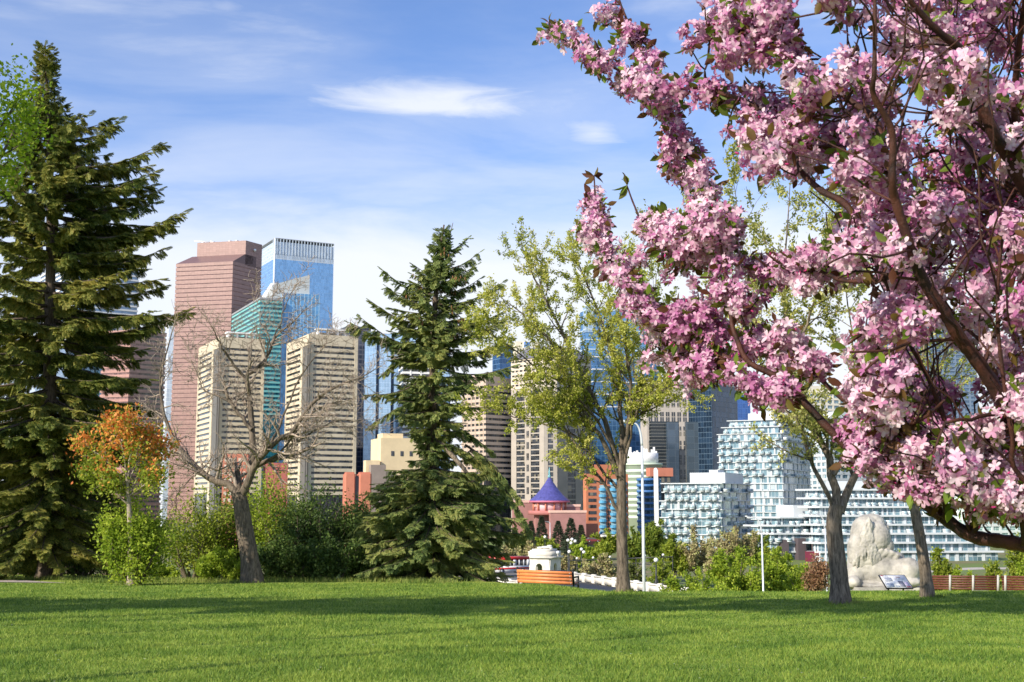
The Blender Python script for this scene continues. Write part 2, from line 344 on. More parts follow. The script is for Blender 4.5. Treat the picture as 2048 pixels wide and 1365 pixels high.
def tall_grass():
    R = np.random.default_rng(19); pts = []
    for px, Y, w, n in ((20, 46.2, 60, 900), (140, 46.5, 60, 900), (230, 42.5, 70, 900), (320, 43.6, 60, 1100), (400, 43.2, 60, 900), (470, 43.0, 60, 700), (560, 43.8, 60, 600), (650, 44.0, 80, 700), (760, 43.6, 90, 800), (850, 42.3, 60, 600)):
        y = Y + R.uniform(-.7, .9, n); x = (px + R.normal(0, w * .6, n) - 1024) / F * y * CT; pts.append(np.stack([x, y, R.uniform(.05, .22, n)], -1))
    for px, Y, r in ((1247, 33.0, .22), (1681, 26.0, .27), (1855, 29.5, .2), (505, 42.5, .42), (263, 39.0, .3), (1284, 50, .2), (1795, 44.0, .5)):
        n = 260; a = R.random(n) * 6.283; q = r * R.uniform(.75, 1.5, n); x0 = (px - 1024) / F * Y * CT; pts.append(np.stack([x0 + q * np.cos(a), Y + q * np.sin(a), R.uniform(.04, .13, n)], -1))
    p = np.concatenate(pts); n = len(p); z = ground(p[:, 0], p[:, 1]); a = R.random(n) * 6.283; w = .012; la = R.random(n) * 6.283; ln = R.uniform(.1, .7, n) * p[:, 2]
    v = np.stack([np.stack([p[:, 0] - np.cos(a) * w, p[:, 1] - np.sin(a) * w, z - .02], -1), np.stack([p[:, 0] + np.cos(a) * w, p[:, 1] + np.sin(a) * w, z - .02], -1), np.stack([p[:, 0] + np.cos(la) * ln, p[:, 1] + np.sin(la) * ln, z + p[:, 2]], -1)], 1)
    mb = MB(); mb.add(v.reshape(-1, 3), np.arange(n * 3).reshape(-1, 3)); tag(mb.build('tall_grass', mat_leaf('uncut grass', [(.09, .15, .03), (.19, .27, .045), (.34, .36, .10)], trans=.35)), 'longer uncut grass around the tree feet and under the shrubs', 'grass', kind='stuff')
tall_grass()
def tiny_flowers():
    R = np.random.default_rng(9); mw = MB(); n = 240
    y = 10 * np.exp(R.random(n) * math.log(3.0)); x = (R.random(n) - .5) * .95 * y; z = ground(x, y) + R.uniform(.02, .045, n); s = R.uniform(.006, .012, n)
    v = np.array([(math.cos(a), math.sin(a), .15) for a in np.arange(6) / 6 * 6.283]); V = np.stack([x, y, z], -1)[:, None, :] + v[None] * s[:, None, None]
    mw.add(V.reshape(-1, 3), np.arange(n * 6).reshape(-1, 6)); tag(mw.build('lawn_daisies', mat_leaf('white and yellow lawn flowers', [(.80, .80, .76), (.82, .80, .6), (.80, .66, .08)], trans=.2)), 'tiny white and yellow flowers sprinkled over the grass', 'flowers', kind='stuff')
tiny_flowers()
# gravel path at the left edge behind the lawn
def gravel_path():
    pts = []
    for px, py0 in ((-220, 1155), (-100, 1156), (0, 1157.5), (60, 1159), (105, 1160.5), (128, 1161.5)):
        Y = 43.4 - 0.008 * (px + 100); w = 2.6 * max(0.06, min(1, (128 - px) / 150))
        x = xat(px, Y, gz(xat(px, Y, -1.2), Y)); pts.append((x, Y, w))
    mb = MB()
    for (x0, y0, w0), (x1, y1, w1) in zip(pts[:-1], pts[1:]):
        k = 6
        for j in range(k):
            q = [(x0, y0 + w0 * j / k), (x1, y1 + w1 * j / k), (x1, y1 + w1 * (j + 1) / k), (x0, y0 + w0 * (j + 1) / k)]
            mb.face([(a, c, gz(a, c) + 0.02) for a, c in q])
    o = mb.build('gravel_path', mat_plain('path gravel', (0.42, 0.36, 0.30), 0.9, 0.25, 9, bump=0.5)); o['kind'] = 'structure'
gravel_path()
# ------------------------------------------------------------------ the city across the river
rng = np.random.default_rng(11)
PHI = 26.0
def foot(xc, ytop, Y, xl, xr, phi=PHI, phil=None):
    """footprint from a near corner at pixel xc and distance Y; side faces end at pixels xl and xr at roof height"""
    z = zat(ytop, Y); cx = xat(xc, Y, z); out = []
    pr = math.radians(phi); pl = math.radians(phi if phil is None else phil)
    for px, u in ((xl, (-math.sin(pl), math.cos(pl))), (xr, (math.cos(pr), math.sin(pr)))):
        k = (px - 1024) / F; t = (k * (Y * CT + (z - EYE) * ST) - cx) / (u[0] - k * u[1] * CT)
        t = max(3.0, min(abs(t), 130)) ; out.append((cx + t * u[0], Y + t * u[1]))
    A, B = out; C = (cx, Y); D = (A[0] + B[0] - C[0], A[1] + B[1] - C[1])
    return [A, C, B, D], z                     # counter-clockwise seen from above
def offset(poly, d):
    n = len(poly); ds = d if isinstance(d, (list, tuple)) else [d] * n
    a = sum(poly[i][0] * poly[(i + 1) % n][1] - poly[(i + 1) % n][0] * poly[i][1] for i in range(n)); s = 1 if a > 0 else -1
    L = []
    for i in range(n):
        p, q = np.array(poly[i]), np.array(poly[(i + 1) % n]); e = nrm(q - p); nn = np.array((e[1], -e[0])) * s
        L.append((p + nn * ds[i], e))
    out = []
    for i in range(n):
        (p, e), (q, g) = L[i - 1], L[i]
        den = e[0] * g[1] - e[1] * g[0]
        if abs(den) < 1e-6: out.append(tuple(q)); continue
        t = ((q[0] - p[0]) * g[1] - (q[1] - p[1]) * g[0]) / den; out.append(tuple(p + e * t))
    return out
def lerp2(p, q, t): return (p[0] + (q[0] - p[0]) * t, p[1] + (q[1] - p[1]) * t)
def sub(poly, a0, a1, b0, b1):
    """part of a footprint: a along left edge C->A, b along right edge C->B (fractions)"""
    A, C, B, D = poly
    va = (A[0] - C[0], A[1] - C[1]); vb = (B[0] - C[0], B[1] - C[1])
    g = lambda a, b: (C[0] + va[0] * a + vb[0] * b, C[1] + va[1] * a + vb[1] * b)
    return [g(a1, b0), g(a0, b0), g(a0, b1), g(a1, b1)]
def centre(poly): return (sum(p[0] for p in poly) / len(poly), sum(p[1] for p in poly) / len(poly))
def building(name, label, cat, poly, group=None):
    c = centre(poly); return thing(name, label, cat, (c[0], c[1], GZ), group)
def solid(t, name, mat, poly, z0, z1):
    mb = MB(); mb.prism(poly, z0, z1); return mb.build(name, mat, t)
def pier_on(mb, p, q, t0, t1, z0, z1, proud):
    """a vertical pier on the wall p->q (outward = right of p->q) between fractions t0 and t1"""
    a, b = lerp2(p, q, t0), lerp2(p, q, t1); e = nrm(np.array(q) - np.array(p)); n = np.array((e[1], -e[0])) * proud; i = -np.array((e[1], -e[0])) * 0.3
    mb.prism([(a[0] + i[0], a[1] + i[1]), (a[0] + n[0], a[1] + n[1]), (b[0] + n[0], b[1] + n[1]), (b[0] + i[0], b[1] + i[1])], z0, z1)
def bands(t, mat, poly, zs, h, proud, name='spandrel'):
    """one projecting floor band per height in zs, each a part"""
    pp = offset(poly, proud)
    for z in zs: solid(t, name, mat, pp, z, z + h)

CONC = mat_plain('cream concrete', (0.62, 0.54, 0.41), 0.8, 0.12, 0.15)
CONC_G = mat_plain('grey concrete', (0.46, 0.42, 0.37), 0.8, 0.12, 0.15)
WHITE = mat_plain('white cladding', (0.78, 0.79, 0.80), 0.5, 0.06, 0.2)
STONE_N = mat_plain('pale beige stone', (0.60, 0.53, 0.44), 0.8, 0.10, 0.15)
ROOF_D = mat_plain('dark roofing', (0.10, 0.11, 0.13), 0.6, 0.15, 0.2)
METAL_G = mat_plain('grey metal', (0.42, 0.45, 0.47), 0.4, 0.1, 0.4, metal=0.3)
GLASS_D = mat_grid('dark window glass', (0.045, 0.052, 0.065), (0.10, 0.10, 0.10), 1.6, 3.6, 0.06, 0.03, 0.12, 0.2, 0.6, alt=(0.22, 0.20, 0.16), altp=0.10)
GLASS_BZ = mat_grid('bronze window glass', (0.24, 0.135, 0.12), (0.28, 0.155, 0.135), 1.8, 3.7, 0.08, 0.04, 0.15, 0.3, 0.4)

# brown granite tower with a sloped shoulder
def brown_tower():
    poly, zs = foot(466, 523, 1150, 352, 523, 60, 77); A, C, B, D = poly
    t = building('granite_tower', 'tall pinkish brown granite office tower with sloped shoulder and setback top', 'tower', poly, 'downtown office towers')
    pink = mat_grid('pink granite cladding', (0.31, 0.185, 0.165), (0.23, 0.13, 0.115), 3.4, 1.85, 0.05, 0.10, 0.42, 0.0, 0.10, spec=0.5)
    roof = mat_plain('purple brown sloped roof', (0.17, 0.10, 0.10), 0.35, 0.1, 0.2)
    z2 = zat(503, 1150); z3 = zat(477, 1155)
    solid(t, 'glazing', GLASS_BZ, offset(poly, -0.6), GZ, zs - 2)
    n = int((zs - GZ) / 4.3)
    for i in range(n):
        z = zs - 3.0 - i * 4.3; solid(t, 'granite_band', pink, poly, z - 0.2, z + 3.3 if i else zs)
    # shoulder: slope rising from the front edge to the setback block
    q = sub(poly, 0, 1, 0, 0.80); mb = MB()
    a, c, b, d = [np.array(p) for p in q]; up = sub(poly, 0, 0.93, 0.40, 0.80); ua, uc, ub, ud = [np.array(p) for p in up]
    mb.face([(c[0], c[1], zs), (uc[0], uc[1], z2), (ua[0], ua[1], z2), (a[0], a[1], zs)]); 
    mb.face([(c[0], c[1], zs), (b[0], b[1], zs), (b[0], b[1], z2), (uc[0], uc[1], z2)])
    mb.face([(a[0], a[1], zs), (ua[0], ua[1], z2), (d[0], d[1], z2), (d[0], d[1], zs)])
    mb.face([(uc[0], uc[1], z2), (b[0], b[1], z2), (d[0], d[1], z2), (ua[0], ua[1], z2)])
    mb.build('sloped_roof', roof, t)
    solid(t, 'setback_block', pink, sub(poly, 0.0, 0.86, 0.42, 1.0), zs - 1, z3)
    cr = MB(); p = np.array((*sub(poly, 0, 0.8, 0.5, 0.7)[0], z3))
    cr.bar(p, p + (0, 0, 1.6), 2.2); cr.bar(p + (-9, 0, 2.2), p + (10, 0, 1.4), 0.7); cr.bar(p + (8, 0, 0), p + (8, 0, 2.6), 1.4); cr.build('roof_crane', WHITE, t)
    for k, f in enumerate((0.2, 0.32, 0.62)):
        u = MB(); q = sub(poly, f, f + 0.03, 0.5, 0.6); u.prism(q, z3, z3 + 1.6); u.build('roof_unit', WHITE, t)
    dsh = MB(); w = np.array((*lerp2(C, B, 0.72), zat(497, 1165))); dsh.ball(w + (1, -1, 0), 1.5); dsh.build('dish_antenna', WHITE, t)
brown_tower()
def low_brown_tower():
    poly, zt = foot(262, 660, 1050, 205, 334, 40, 70)
    t = building('granite_tower', 'lower brown granite tower half hidden behind the large dark spruce', 'tower', poly, 'downtown office towers')
    pink = mat_grid('dusky granite cladding', (0.38, 0.20, 0.17), (0.24, 0.12, 0.11), 3.4, 1.85, 0.05, 0.10, 0.42, 0.0, 0.10)
    solid(t, 'glazing', GLASS_BZ, offset(poly, -0.6), GZ, zt - 2)
    for i in range(int((zt - GZ) / 4.3)):
        z = zt - 3.2 - i * 4.3; solid(t, 'granite_band', pink, poly, z - 0.2, z + 2.4 if i else zt)
    solid(t, 'penthouse', ROOF_D, sub(poly, .2, .8, .2, .8), zt, zt + 4)
low_brown_tower()
def slim_glass():
    poly, zt = foot(338, 655, 1000, 334, 348, 26)
    t = building('glass_tower', 'very slim pale blue glass tower edge beside the tall brown tower', 'tower', poly, 'downtown office towers')
    solid(t, 'curtain_wall', mat_grid('pale sky glass', (0.62, 0.70, 0.82), (0.75, 0.8, 0.86), 2.4, 3.6, 0.1, 0.12, 0.2, 0.1, 0.12), poly, GZ, zt)
    solid(t, 'parapet', WHITE, offset(poly, 0.4), zt, zt + 1.5)
slim_glass()
def banded_tower():
    poly, zt = foot(150, 512, 1150, -60, 278, 35)
    t = building('banded_tower', 'pale blue tower with white floor bands seen through the large spruce', 'tower', poly, 'downtown office towers')
    solid(t, 'glazing', mat_grid('soft blue glass', (0.16, 0.24, 0.36), (0.4, 0.45, 0.5), 3, 4.4, 0.05, 0.03, 0.12, 0.5, 0.2), poly, GZ, zt)
    bands(t, WHITE, poly, [zt - 4.4 * i - 1.6 for i in range(20)], 1.7, 0.7, 'floor_band')
    solid(t, 'penthouse', METAL_G, sub(poly, .2, .8, .2, .8), zt, zt + 5)
banded_tower()
def blue_tower():
    poly, zt = foot(550, 476, 1350, 500, 671, 28)
    t = building('glass_tower', 'tallest smooth blue glass office tower with rounded screen top', 'tower', poly, 'downtown office towers')
    A, C, B, D = poly
    r = [lerp2(C, A, .06), lerp2(C, A, .02), lerp2(C, B, .012), lerp2(C, B, .035), lerp2(B, C, .03), lerp2(B, D, .05), D, A]
    zb = zat(518, 1350)
    blue = mat_grid('deep blue curtain wall', (0.17, 0.36, 0.66), (0.25, 0.43, 0.70), 1.9, 4.0, 0.10, 0.06, 0.10, 0.55, 0.14)
    solid(t, 'curtain_wall', blue, r, GZ, zb)
    scr = mat_grid('louvred grey blue crown', (0.40, 0.50, 0.62), (0.60, 0.66, 0.72), 1.9, 4.0, 0.28, 0.10, 0.25, 0.3, 0.25)
    solid(t, 'crown_screen', scr, r, zb, zt - 4)
    mb = MB(); o = offset(r, 0.25)
    for i in range(5):
        p, q = o[i], o[i + 1]; l = math.hypot(q[0] - p[0], q[1] - p[1]); k = max(1, int(l / 3.6))
        for j in range(k): pier_on(mb, p, q, j / k, j / k + 0.30 / k, zb + 6, zt - 0.7, 0.3)
    mb.build('crown_fins', mat_plain('pale blue fin', (.50, .58, .67), .4, .06, .2), t)
    mb = MB(); pier_on(mb, r[1], r[2], 0.0, 1.0, GZ + 30, zt, 0.6); mb.build('corner_strip', mat_plain('bright corner glass', (0.75, 0.80, 0.86), 0.15, 0.05, 0.2, metal=0.4), t)
    solid(t, 'roof_ring', METAL_G, offset(r, 0.45), zt - 0.7, zt + 0.1)
blue_tower()
def teal_tower():
    poly, zt = foot(521, 596, 1000, 465, 563, 26); A, C, B, D = poly
    t = building('glass_tower', 'teal green glass building with grey wedge shaped roof screen', 'building', poly, 'downtown office towers')
    solid(t, 'glazing', mat_grid('teal glass', (0.02, 0.15, 0.20), (0.06, 0.25, 0.30), 2.4, 3.8, 0.08, 0.03, 0.12, 0.35, 0.5), poly, GZ, zt)
    teal = mat_plain('bright teal spandrel', (0.20, 0.54, 0.54), 0.3, 0.1, 0.1)
    bands(t, teal, poly, [zt - 3.8 * (i + 1) for i in range(26)], 1.7, 0.5)
    solid(t, 'parapet', METAL_G, offset(poly, 0.6), zt - 1.2, zt + 0.4)
    # blue rear block
    p2, z2 = foot(564, 586, 1012, 540, 640, 18)
    solid(t, 'blue_block', mat_grid('ribbed blue glass', (0.10, 0.27, 0.50), (0.34, 0.52, 0.68), 3.2, 3.8, 0.14, 0.03, 0.12, 0.4, 0.25), p2, GZ, z2)
    mb = MB(); pier_on(mb, p2[1], p2[2], 0.0, 0.03, GZ, z2 + 2, 0.8); mb.build('edge_fin', WHITE, t)
    # sloping grey roof screen: low on the left, high on the right
    grey = mat_plain('grey roof screen', (0.43, 0.46, 0.47), 0.6, 0.06, 0.1)
    s1, zz = foot(545, 575, 1016, 502, 619, 18)
    mb = MB(); mb.prism(s1, zt - 1, [zat(592, 1040), zat(570, 1016), zat(552, 1030), zat(552, 1050)]); mb.build('wedge_roof', grey, t)
    mb = MB(); mb.prism(sub(s1, .2, .9, .05, .4), zat(572, 1016), zat(556, 1016)); mb.build('penthouse', WHITE, t)
teal_tower()
def beige_tower(label, xc, ytop, Y, xl, xn, xr, nfl):
    """twin concrete tower: left lit face, recessed corner strip, broad right face with window strips"""
    poly, zt = foot(xn, ytop, Y, xl, xr, PHI); A, C, B, D = poly
    t = building('concrete_tower', label, 'tower', poly, 'twin beige concrete towers')
    solid(t, 'glazing', GLASS_D, offset(poly, -0.7), GZ, zt - 4)
    fh = 3.66
    bp = offset(poly, 0)
    lft = sub(poly, 0.26, 1.0, 0.0, 1.0); rgt = sub(poly, 0.0, 1.0, 0.055, 1.0)
    L = [lft[0], lft[1], rgt[1], rgt[2], D]     # chamfered plan: recessed corner between the two faces
    for i in range(nfl):
        z = zt - 8.6 - i * fh
        mb = MB()
        pier_on(mb, A, C, 0.0, 0.72, z - 2.1, z, 0.0); pier_on(mb, C, B, 0.05, 0.985, z - 2.1, z, 0.0)
        mb.build('spandrel', CONC, t)
    mb = MB(); pier_on(mb, A, C, 0.0, 0.035, GZ, zt, 0.25); pier_on(mb, A, C, 0.66, 0.745, GZ, zt, 0.25); mb.build('pier', CONC, t)
    mb = MB(); pier_on(mb, C, B, 0.03, 0.10, GZ, zt, 0.25); pier_on(mb, C, B, 0.935, 1.0, GZ, zt, 0.25); mb.build('pier', CONC, t)
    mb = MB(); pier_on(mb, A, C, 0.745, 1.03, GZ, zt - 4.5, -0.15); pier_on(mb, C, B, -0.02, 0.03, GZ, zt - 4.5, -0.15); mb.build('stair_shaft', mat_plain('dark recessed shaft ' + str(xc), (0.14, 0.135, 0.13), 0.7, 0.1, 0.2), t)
    solid(t, 'parapet', CONC, offset(poly, 0.12), zt - 7.0, zt)
    solid(t, 'penthouse', CONC_G, sub(poly, .25, .8, .2, .8), zt, zt + 3.2)
    mb = MB()
    for f in (0.25, 0.45, 0.65, 0.8): q = sub(poly, .15, .22, f, f + .03); mb.prism(q, zt, zt + 4.2)
    mb.prism(sub(poly, .12, .24, .22, .86), zt + 4.2, zt + 5.0); mb.build('roof_frame', WHITE, t)
    return t
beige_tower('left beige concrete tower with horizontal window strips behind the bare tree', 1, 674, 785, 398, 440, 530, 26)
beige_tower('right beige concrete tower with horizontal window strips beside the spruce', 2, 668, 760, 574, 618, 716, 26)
def dark_tower():
    poly, zt = foot(700, 656, 930, 640, 742, 26)
    t = building('dark_tower', 'dark slate office tower rising behind the right beige tower', 'tower', poly, 'downtown office towers')
    solid(t, 'curtain_wall', mat_grid('slate glass', (0.06, 0.07, 0.10), (0.13, 0.13, 0.15), 3, 3.8, 0.2, 0.28, 0.2, 0.2, 0.3), poly, GZ, zt)
    solid(t, 'parapet', ROOF_D, offset(poly, 0.4), zt, zt + 1.2); solid(t, 'penthouse', ROOF_D, sub(poly, .2, .7, .2, .7), zt, zt + 4)
dark_tower()
def strip_tower():
    poly, zt = foot(729, 664, 860, 722, 905, 8); A, C, B, D = poly
    t = building('glass_tower', 'pale blue glass block with dark vertical slots left of the middle spruce', 'building', poly, 'downtown office towers')
    solid(t, 'core', mat_plain('dark blue slot', (0.04, 0.08, 0.16), 0.3, 0.1, 0.3), offset(poly, -1.2), GZ, zt - 1)
    pale = mat_grid('pale blue glass panel', (0.33, 0.50, 0.72), (0.44, 0.60, 0.80), 2.0, 3.7, 0.06, 0.06, 0.12, 0.35, 0.12)
    for k in range(6):
        mb = MB(); pier_on(mb, C, B, k / 6 + 0.008, (k + 1) / 6 - 0.028, GZ, zt - (1.5 if k % 2 else 0), 0.0); mb.build('glass_panel', pale, t)
    solid(t, 'penthouse', METAL_G, sub(poly, .3, .8, .2, .8), zt - 1, zt + 2)
strip_tower()
def mid_banded():
    poly, zt = foot(806, 722, 820, 798, 862, 12); A, C, B, D = poly
    t = building('banded_block', 'grey office block with white bands right beside the spruce trunk', 'building', poly, 'downtown office towers')
    solid(t, 'glazing', GLASS_D, poly, GZ, zt); bands(t, WHITE, poly, [zt - 3.7 * i - 1.5 for i in range(17)], 1.5, 0.4, 'floor_band')
    mb = MB(); pier_on(mb, C, B, .25, .30, GZ, zt, .7); pier_on(mb, C, B, .62, .67, GZ, zt, .7); mb.build('pier', WHITE, t)
mid_banded()
def cream_block():
    cream = mat_plain('warm cream render', (0.74, 0.60, 0.38), 0.8, 0.08, 0.2)
    poly, zt = foot(762, 876, 600, 742, 864, 20); A, C, B, D = poly
    t = building('cream_building', 'stepped cream walled building low behind the spruce', 'building', poly)
    solid(t, 'wall', cream, poly, GZ, zt); solid(t, 'roof_block', cream, sub(poly, .1, .6, .05, .45), zt, zt + 2.4)
    solid(t, 'side_wing', cream, foot(732, 921, 596, 727, 760, 20)[0], GZ, zat(921, 596))
    solid(t, 'low_roof', mat_plain('sloped grey brown roof', (0.30, 0.25, 0.22), 0.7, 0.1, .3), foot(742, 928, 592, 738, 772, 20)[0], GZ, zat(930, 592))
    for k in range(4):
        mb = MB(); pier_on(mb, C, B, .2 + .18 * k, .26 + .18 * k, zt - 9, zt - 6.5, .12); mb.build('window', GLASS_D, t)
cream_block()
CORAL = mat_plain('coral render', (.52, .19, .125), 0.75, 0.08, 0.3)
def coral_pair():
    poly, zt = foot(690, 948, 540, 686, 744, 12); A, C, B, D = poly
    t = building('coral_building', 'small coral building with rounded corners and a dark central slot', 'building', poly)
    solid(t, 'core', ROOF_D, sub(poly, .1, .9, .02, .98), GZ, zt - 1.2)
    for b0, b1 in ((0.0, .40), (.52, 1.0)):
        q = sub(poly, 0, 1, b0, b1); a, c, b, d = q
        mb = MB(); mb.prism([a, lerp2(c, a, .12), lerp2(c, b, .12), lerp2(b, c, .12), lerp2(b, d, .12), d], GZ, zt); mb.build('wall', CORAL, t)
        cp = MB(); cp.prism(offset(q, -0.6), zt, zt + .8); cp.build('roof_cap', CORAL, t)
coral_pair()
def coral_checker():
    poly, zt = foot(446, 908, 560, 438, 496, 10); A, C, B, D = poly
    t = building('coral_building', 'coral red apartment block with rows of pale windows behind the bare tree', 'building', poly)
    solid(t, 'wall', CORAL, poly, GZ, zt)
    pale = mat_plain('pale blind window', (0.66, 0.58, 0.48), 0.3, .2, .5)
    for i in range(9):
        for k in range(5): mb = MB(); pier_on(mb, C, B, .07 + .185 * k, .18 + .185 * k, zt - 3.6 - i * 3.1, zt - 2.0 - i * 3.1, .12); mb.build('window', pale, t)
    p2, z2 = foot(532, 926, 565, 526, 576, 14); solid(t, 'side_wing', mat_plain('dull red render', (0.42, .13, .11), .8, .1, .3), p2, GZ, z2)
coral_checker()
def octagon_tower():
    poly, zt = foot(1100, 712, 780, 1022, 1182, 44); A, C, B, D = poly
    t = building('stone_tower', 'pale beige stone tower with square windows and chamfered corner', 'tower', poly, 'downtown office towers')
    up = [A, lerp2(C, A, .16), lerp2(C, B, .16), B, D]; zl = zat(770, 780)
    solid(t, 'glazing', GLASS_D, offset(up, -0.5), GZ, zt - 1.2)
    n = 6; fh = (zt - zl) / n
    for i in range(n + 1):
        solid(t, 'spandrel', STONE_N, up, zl + i * fh - 0.95, zl + i * fh + 0.95 if i < n else zt)
    for (p, q, k) in ((up[0], up[1], 8), (up[1], up[2], 2), (up[2], up[3], 7)):
        for j in range(k + 1):
            mb = MB(); w = .014 if k > 2 else .05; c = min(max(j / k, w * 1.2), 1 - w * 1.2); pier_on(mb, p, q, c - w * 1.2, c + w * 1.2, zl, zt, -0.06); mb.build('pier', STONE_N, t)
    # shaft below: wide piers with narrow window columns
    GR = mat_plain('grey beige stone', (0.40, 0.36, 0.32), .8, .1, .15)
    low = offset(up, -1.2); zz = zl - 1
    for i in range(21):
        z = zz - 1.6 - i * 3.6; solid(t, 'band', GR, offset(up, -0.45), z, z + 0.8 if i else zz)
    for (p, q, ks) in ((up[0], up[1], ((0, .16), (.42, .60), (.86, 1))), (up[1], up[2], ((0, .3), (.7, 1))), (up[2], up[3], ((0, .3), (.52, .72), (.9, 1)))):
        for a, b in ks:
            mb = MB(); pier_on(mb, p, q, a, b, GZ, zz, -0.2); mb.build('pier', GR, t)
    cp = MB(); a = offset(up, 0.8); b = offset(up, -7); zr = zat(692, 790)
    for i in range(5):
        j = (i + 1) % 5; cp.face([(*a[i], zt), (*a[j], zt), (*b[j], zr), (*b[i], zr)])
    cp.face([(*p, zr) for p in b]); cp.build('sloped_roof', mat_plain('slate grey roof', (.16, .16, .19), .5, .1, .2), t)
    # windows of the lower pier: small dark crosses
    for i in range(9):
        mb = MB(); z = zz - 6 - i * 7.4; pier_on(mb, up[0], up[1], .475, .505, z - 4.5, z, -.1); pier_on(mb, up[0], up[1], .515, .545, z - 4.5, z, -.1); mb.build('window', GLASS_D, t)
octagon_tower()
def sign_block():
    poly, zt = foot(1032, 683, 840, 1026, 1080, 10); A, C, B, D = poly
    t = building('cream_building', 'cream parapet block with a small blue square roof sign', 'building', poly)
    solid(t, 'wall', mat_plain('cream parapet', (.72, .66, .52), .8, .08, .2), poly, GZ, zt)
    for k in range(8):
        mb = MB(); pier_on(mb, C, B, .05 + .115 * k, .09 + .115 * k, zt - 10, zt - 5, .1); mb.build('window', GLASS_D, t)
    mb = MB(); pier_on(mb, C, B, .28, .74, zt - 4.6, zt - .2, .25); s = mb.build('sign_panel', WHITE, t)
    mb = MB(); pier_on(mb, C, B, .34, .58, zt - 4.2, zt - .5, .4); mb.build('blue_square', mat_plain('blue sign face', (.03, .18, .62), .4, .04, 1), s)
    p2, z2 = foot(1000, 690, 870, 985, 1030, 30)
    t2 = building('glass_tower', 'small dark blue glass block left of the beige stone tower', 'building', p2, 'downtown office towers')
    solid(t2, 'curtain_wall', mat_grid('navy glass', (.04, .11, .26), (.12, .22, .38), 2, 3.7, .08, .1, .12, .4, .3), p2, GZ, z2); solid(t2, 'parapet', METAL_G, offset(p2, .3), z2, z2 + 1)
sign_block()
def low_beige():
    poly, zt = foot(972, 754, 800, 925, 1026, 40); A, C, B, D = poly
    t = building('stone_tower', 'pinkish beige banded office block just right of the middle spruce', 'building', poly, 'downtown office towers')
    bg = mat_plain('pink beige stone', (.52, .42, .35), .8, .1, .2)
    solid(t, 'glazing', GLASS_D, poly, GZ, zt - 4); bands(t, bg, poly, [zt - 4 - 3.6 * i - 1.8 for i in range(18)], 2.0, .45)
    solid(t, 'parapet', bg, offset(poly, .5), zt - 4, zt); solid(t, 'penthouse', bg, sub(poly, .2, .8, .2, .8), zt, zt + 3)
    for k in range(6):
        mb = MB(); pier_on(mb, A, C, .05 + .17 * k, .09 + .17 * k, GZ, zt, .6); mb.build('pier', bg, t)
low_beige()
def white_band_blue():
    poly, zt = foot(1172, 618, 900, 1160, 1292, 14); A, C, B, D = poly
    t = building('glass_tower', 'bright blue glass tower with thin white bands behind the leafing tree', 'tower', poly, 'downtown office towers')
    solid(t, 'curtain_wall', mat_grid('vivid blue glass', (.11, .26, .48), (.17, .33, .53), 3, 3.7, .06, .04, .1, .4, .25), poly, GZ, zt)
    bands(t, mat_plain('pale blue band', (.50, .62, .74), .4, .05, .2), poly, [zt - 1.0] + [zt - 9 - 7.4 * i for i in range(14)], .8, .35, 'white_band')
    solid(t, 'corner_block', mat_grid('soft blue glass corner', (.30, .42, .56), (.5, .6, .7), 3, 3.7, .1, .2, .2, .3, .2), sub(offset(poly, .5), 0, .4, 0, .14), zt - 18, zt + 2)
    p2 = foot(1186, 712, 880, 1176, 1320, 14)
    solid(t, 'lower_block', mat_grid('steel blue glass', (.05, .14, .30), (.12, .24, .40), 3, 3.7, .06, .06, .12, .4, .3), p2[0], GZ, p2[1])
    bands(t, WHITE, p2[0], [p2[1] - 1 - 9.2 * i for i in range(5)], .7, .3, 'white_band')
white_band_blue()
def grid_tower():
    poly, zt = foot(1293, 779, 720, 1280, 1376, 8); A, C, B, D = poly
    t = building('stone_tower', 'grey stone tower with paired slot windows and dark glass lower bay', 'tower', poly, 'downtown office towers')
    st = mat_plain('warm grey stone', (.44, .40, .36), .8, .08, .15)
    solid(t, 'wall', st, poly, GZ, zt)
    solid(t, 'parapet', st, offset(poly, .3), zt - 2.5, zt + .4)
    for r in range(7):
        z = zt - 5 - r * 8.6
        for c in range(7):
            mb = MB()
            for s in range(2):
                for h in (0, 3.1): pier_on(mb, C, B, .04 + c * .138 + s * .05, .075 + c * .138 + s * .05, z - 2.6 - h, z - h, .12)
            mb.build('window', GLASS_D, t)
    bay, zb = foot(1302, 843, 700, 1298, 1358, 8); bm = mat_grid('black green glass', (.028, .035, .042), (.15, .15, .14), 30, 1.9, .004, .16, .1, .3, .4)
    solid(t, 'glass_bay', bm, bay, GZ, zb)
    b2, z2 = foot(1372, 844, 700, 1371, 1396, 8); solid(t, 'glass_bay', mat_grid('grey green glass', (.05, .075, .10), (.08, .1, .12), 4, 3.8, .04, .04, .08, .4, .2), b2, GZ, z2)
    b3, z3 = foot(1334, 845, 698, 1333, 1357, 8); solid(t, 'glass_bay', mat_grid('slate blue bay', (.07, .10, .14), (.08, .1, .12), 4, 3.8, .03, .03, .08, .4, .15), b3, GZ, z3)
    bk, zk = foot(1290, 773, 740, 1285, 1372, 8); solid(t, 'roof_block', ROOF_D, bk, GZ, zat(768, 740))
grid_tower()
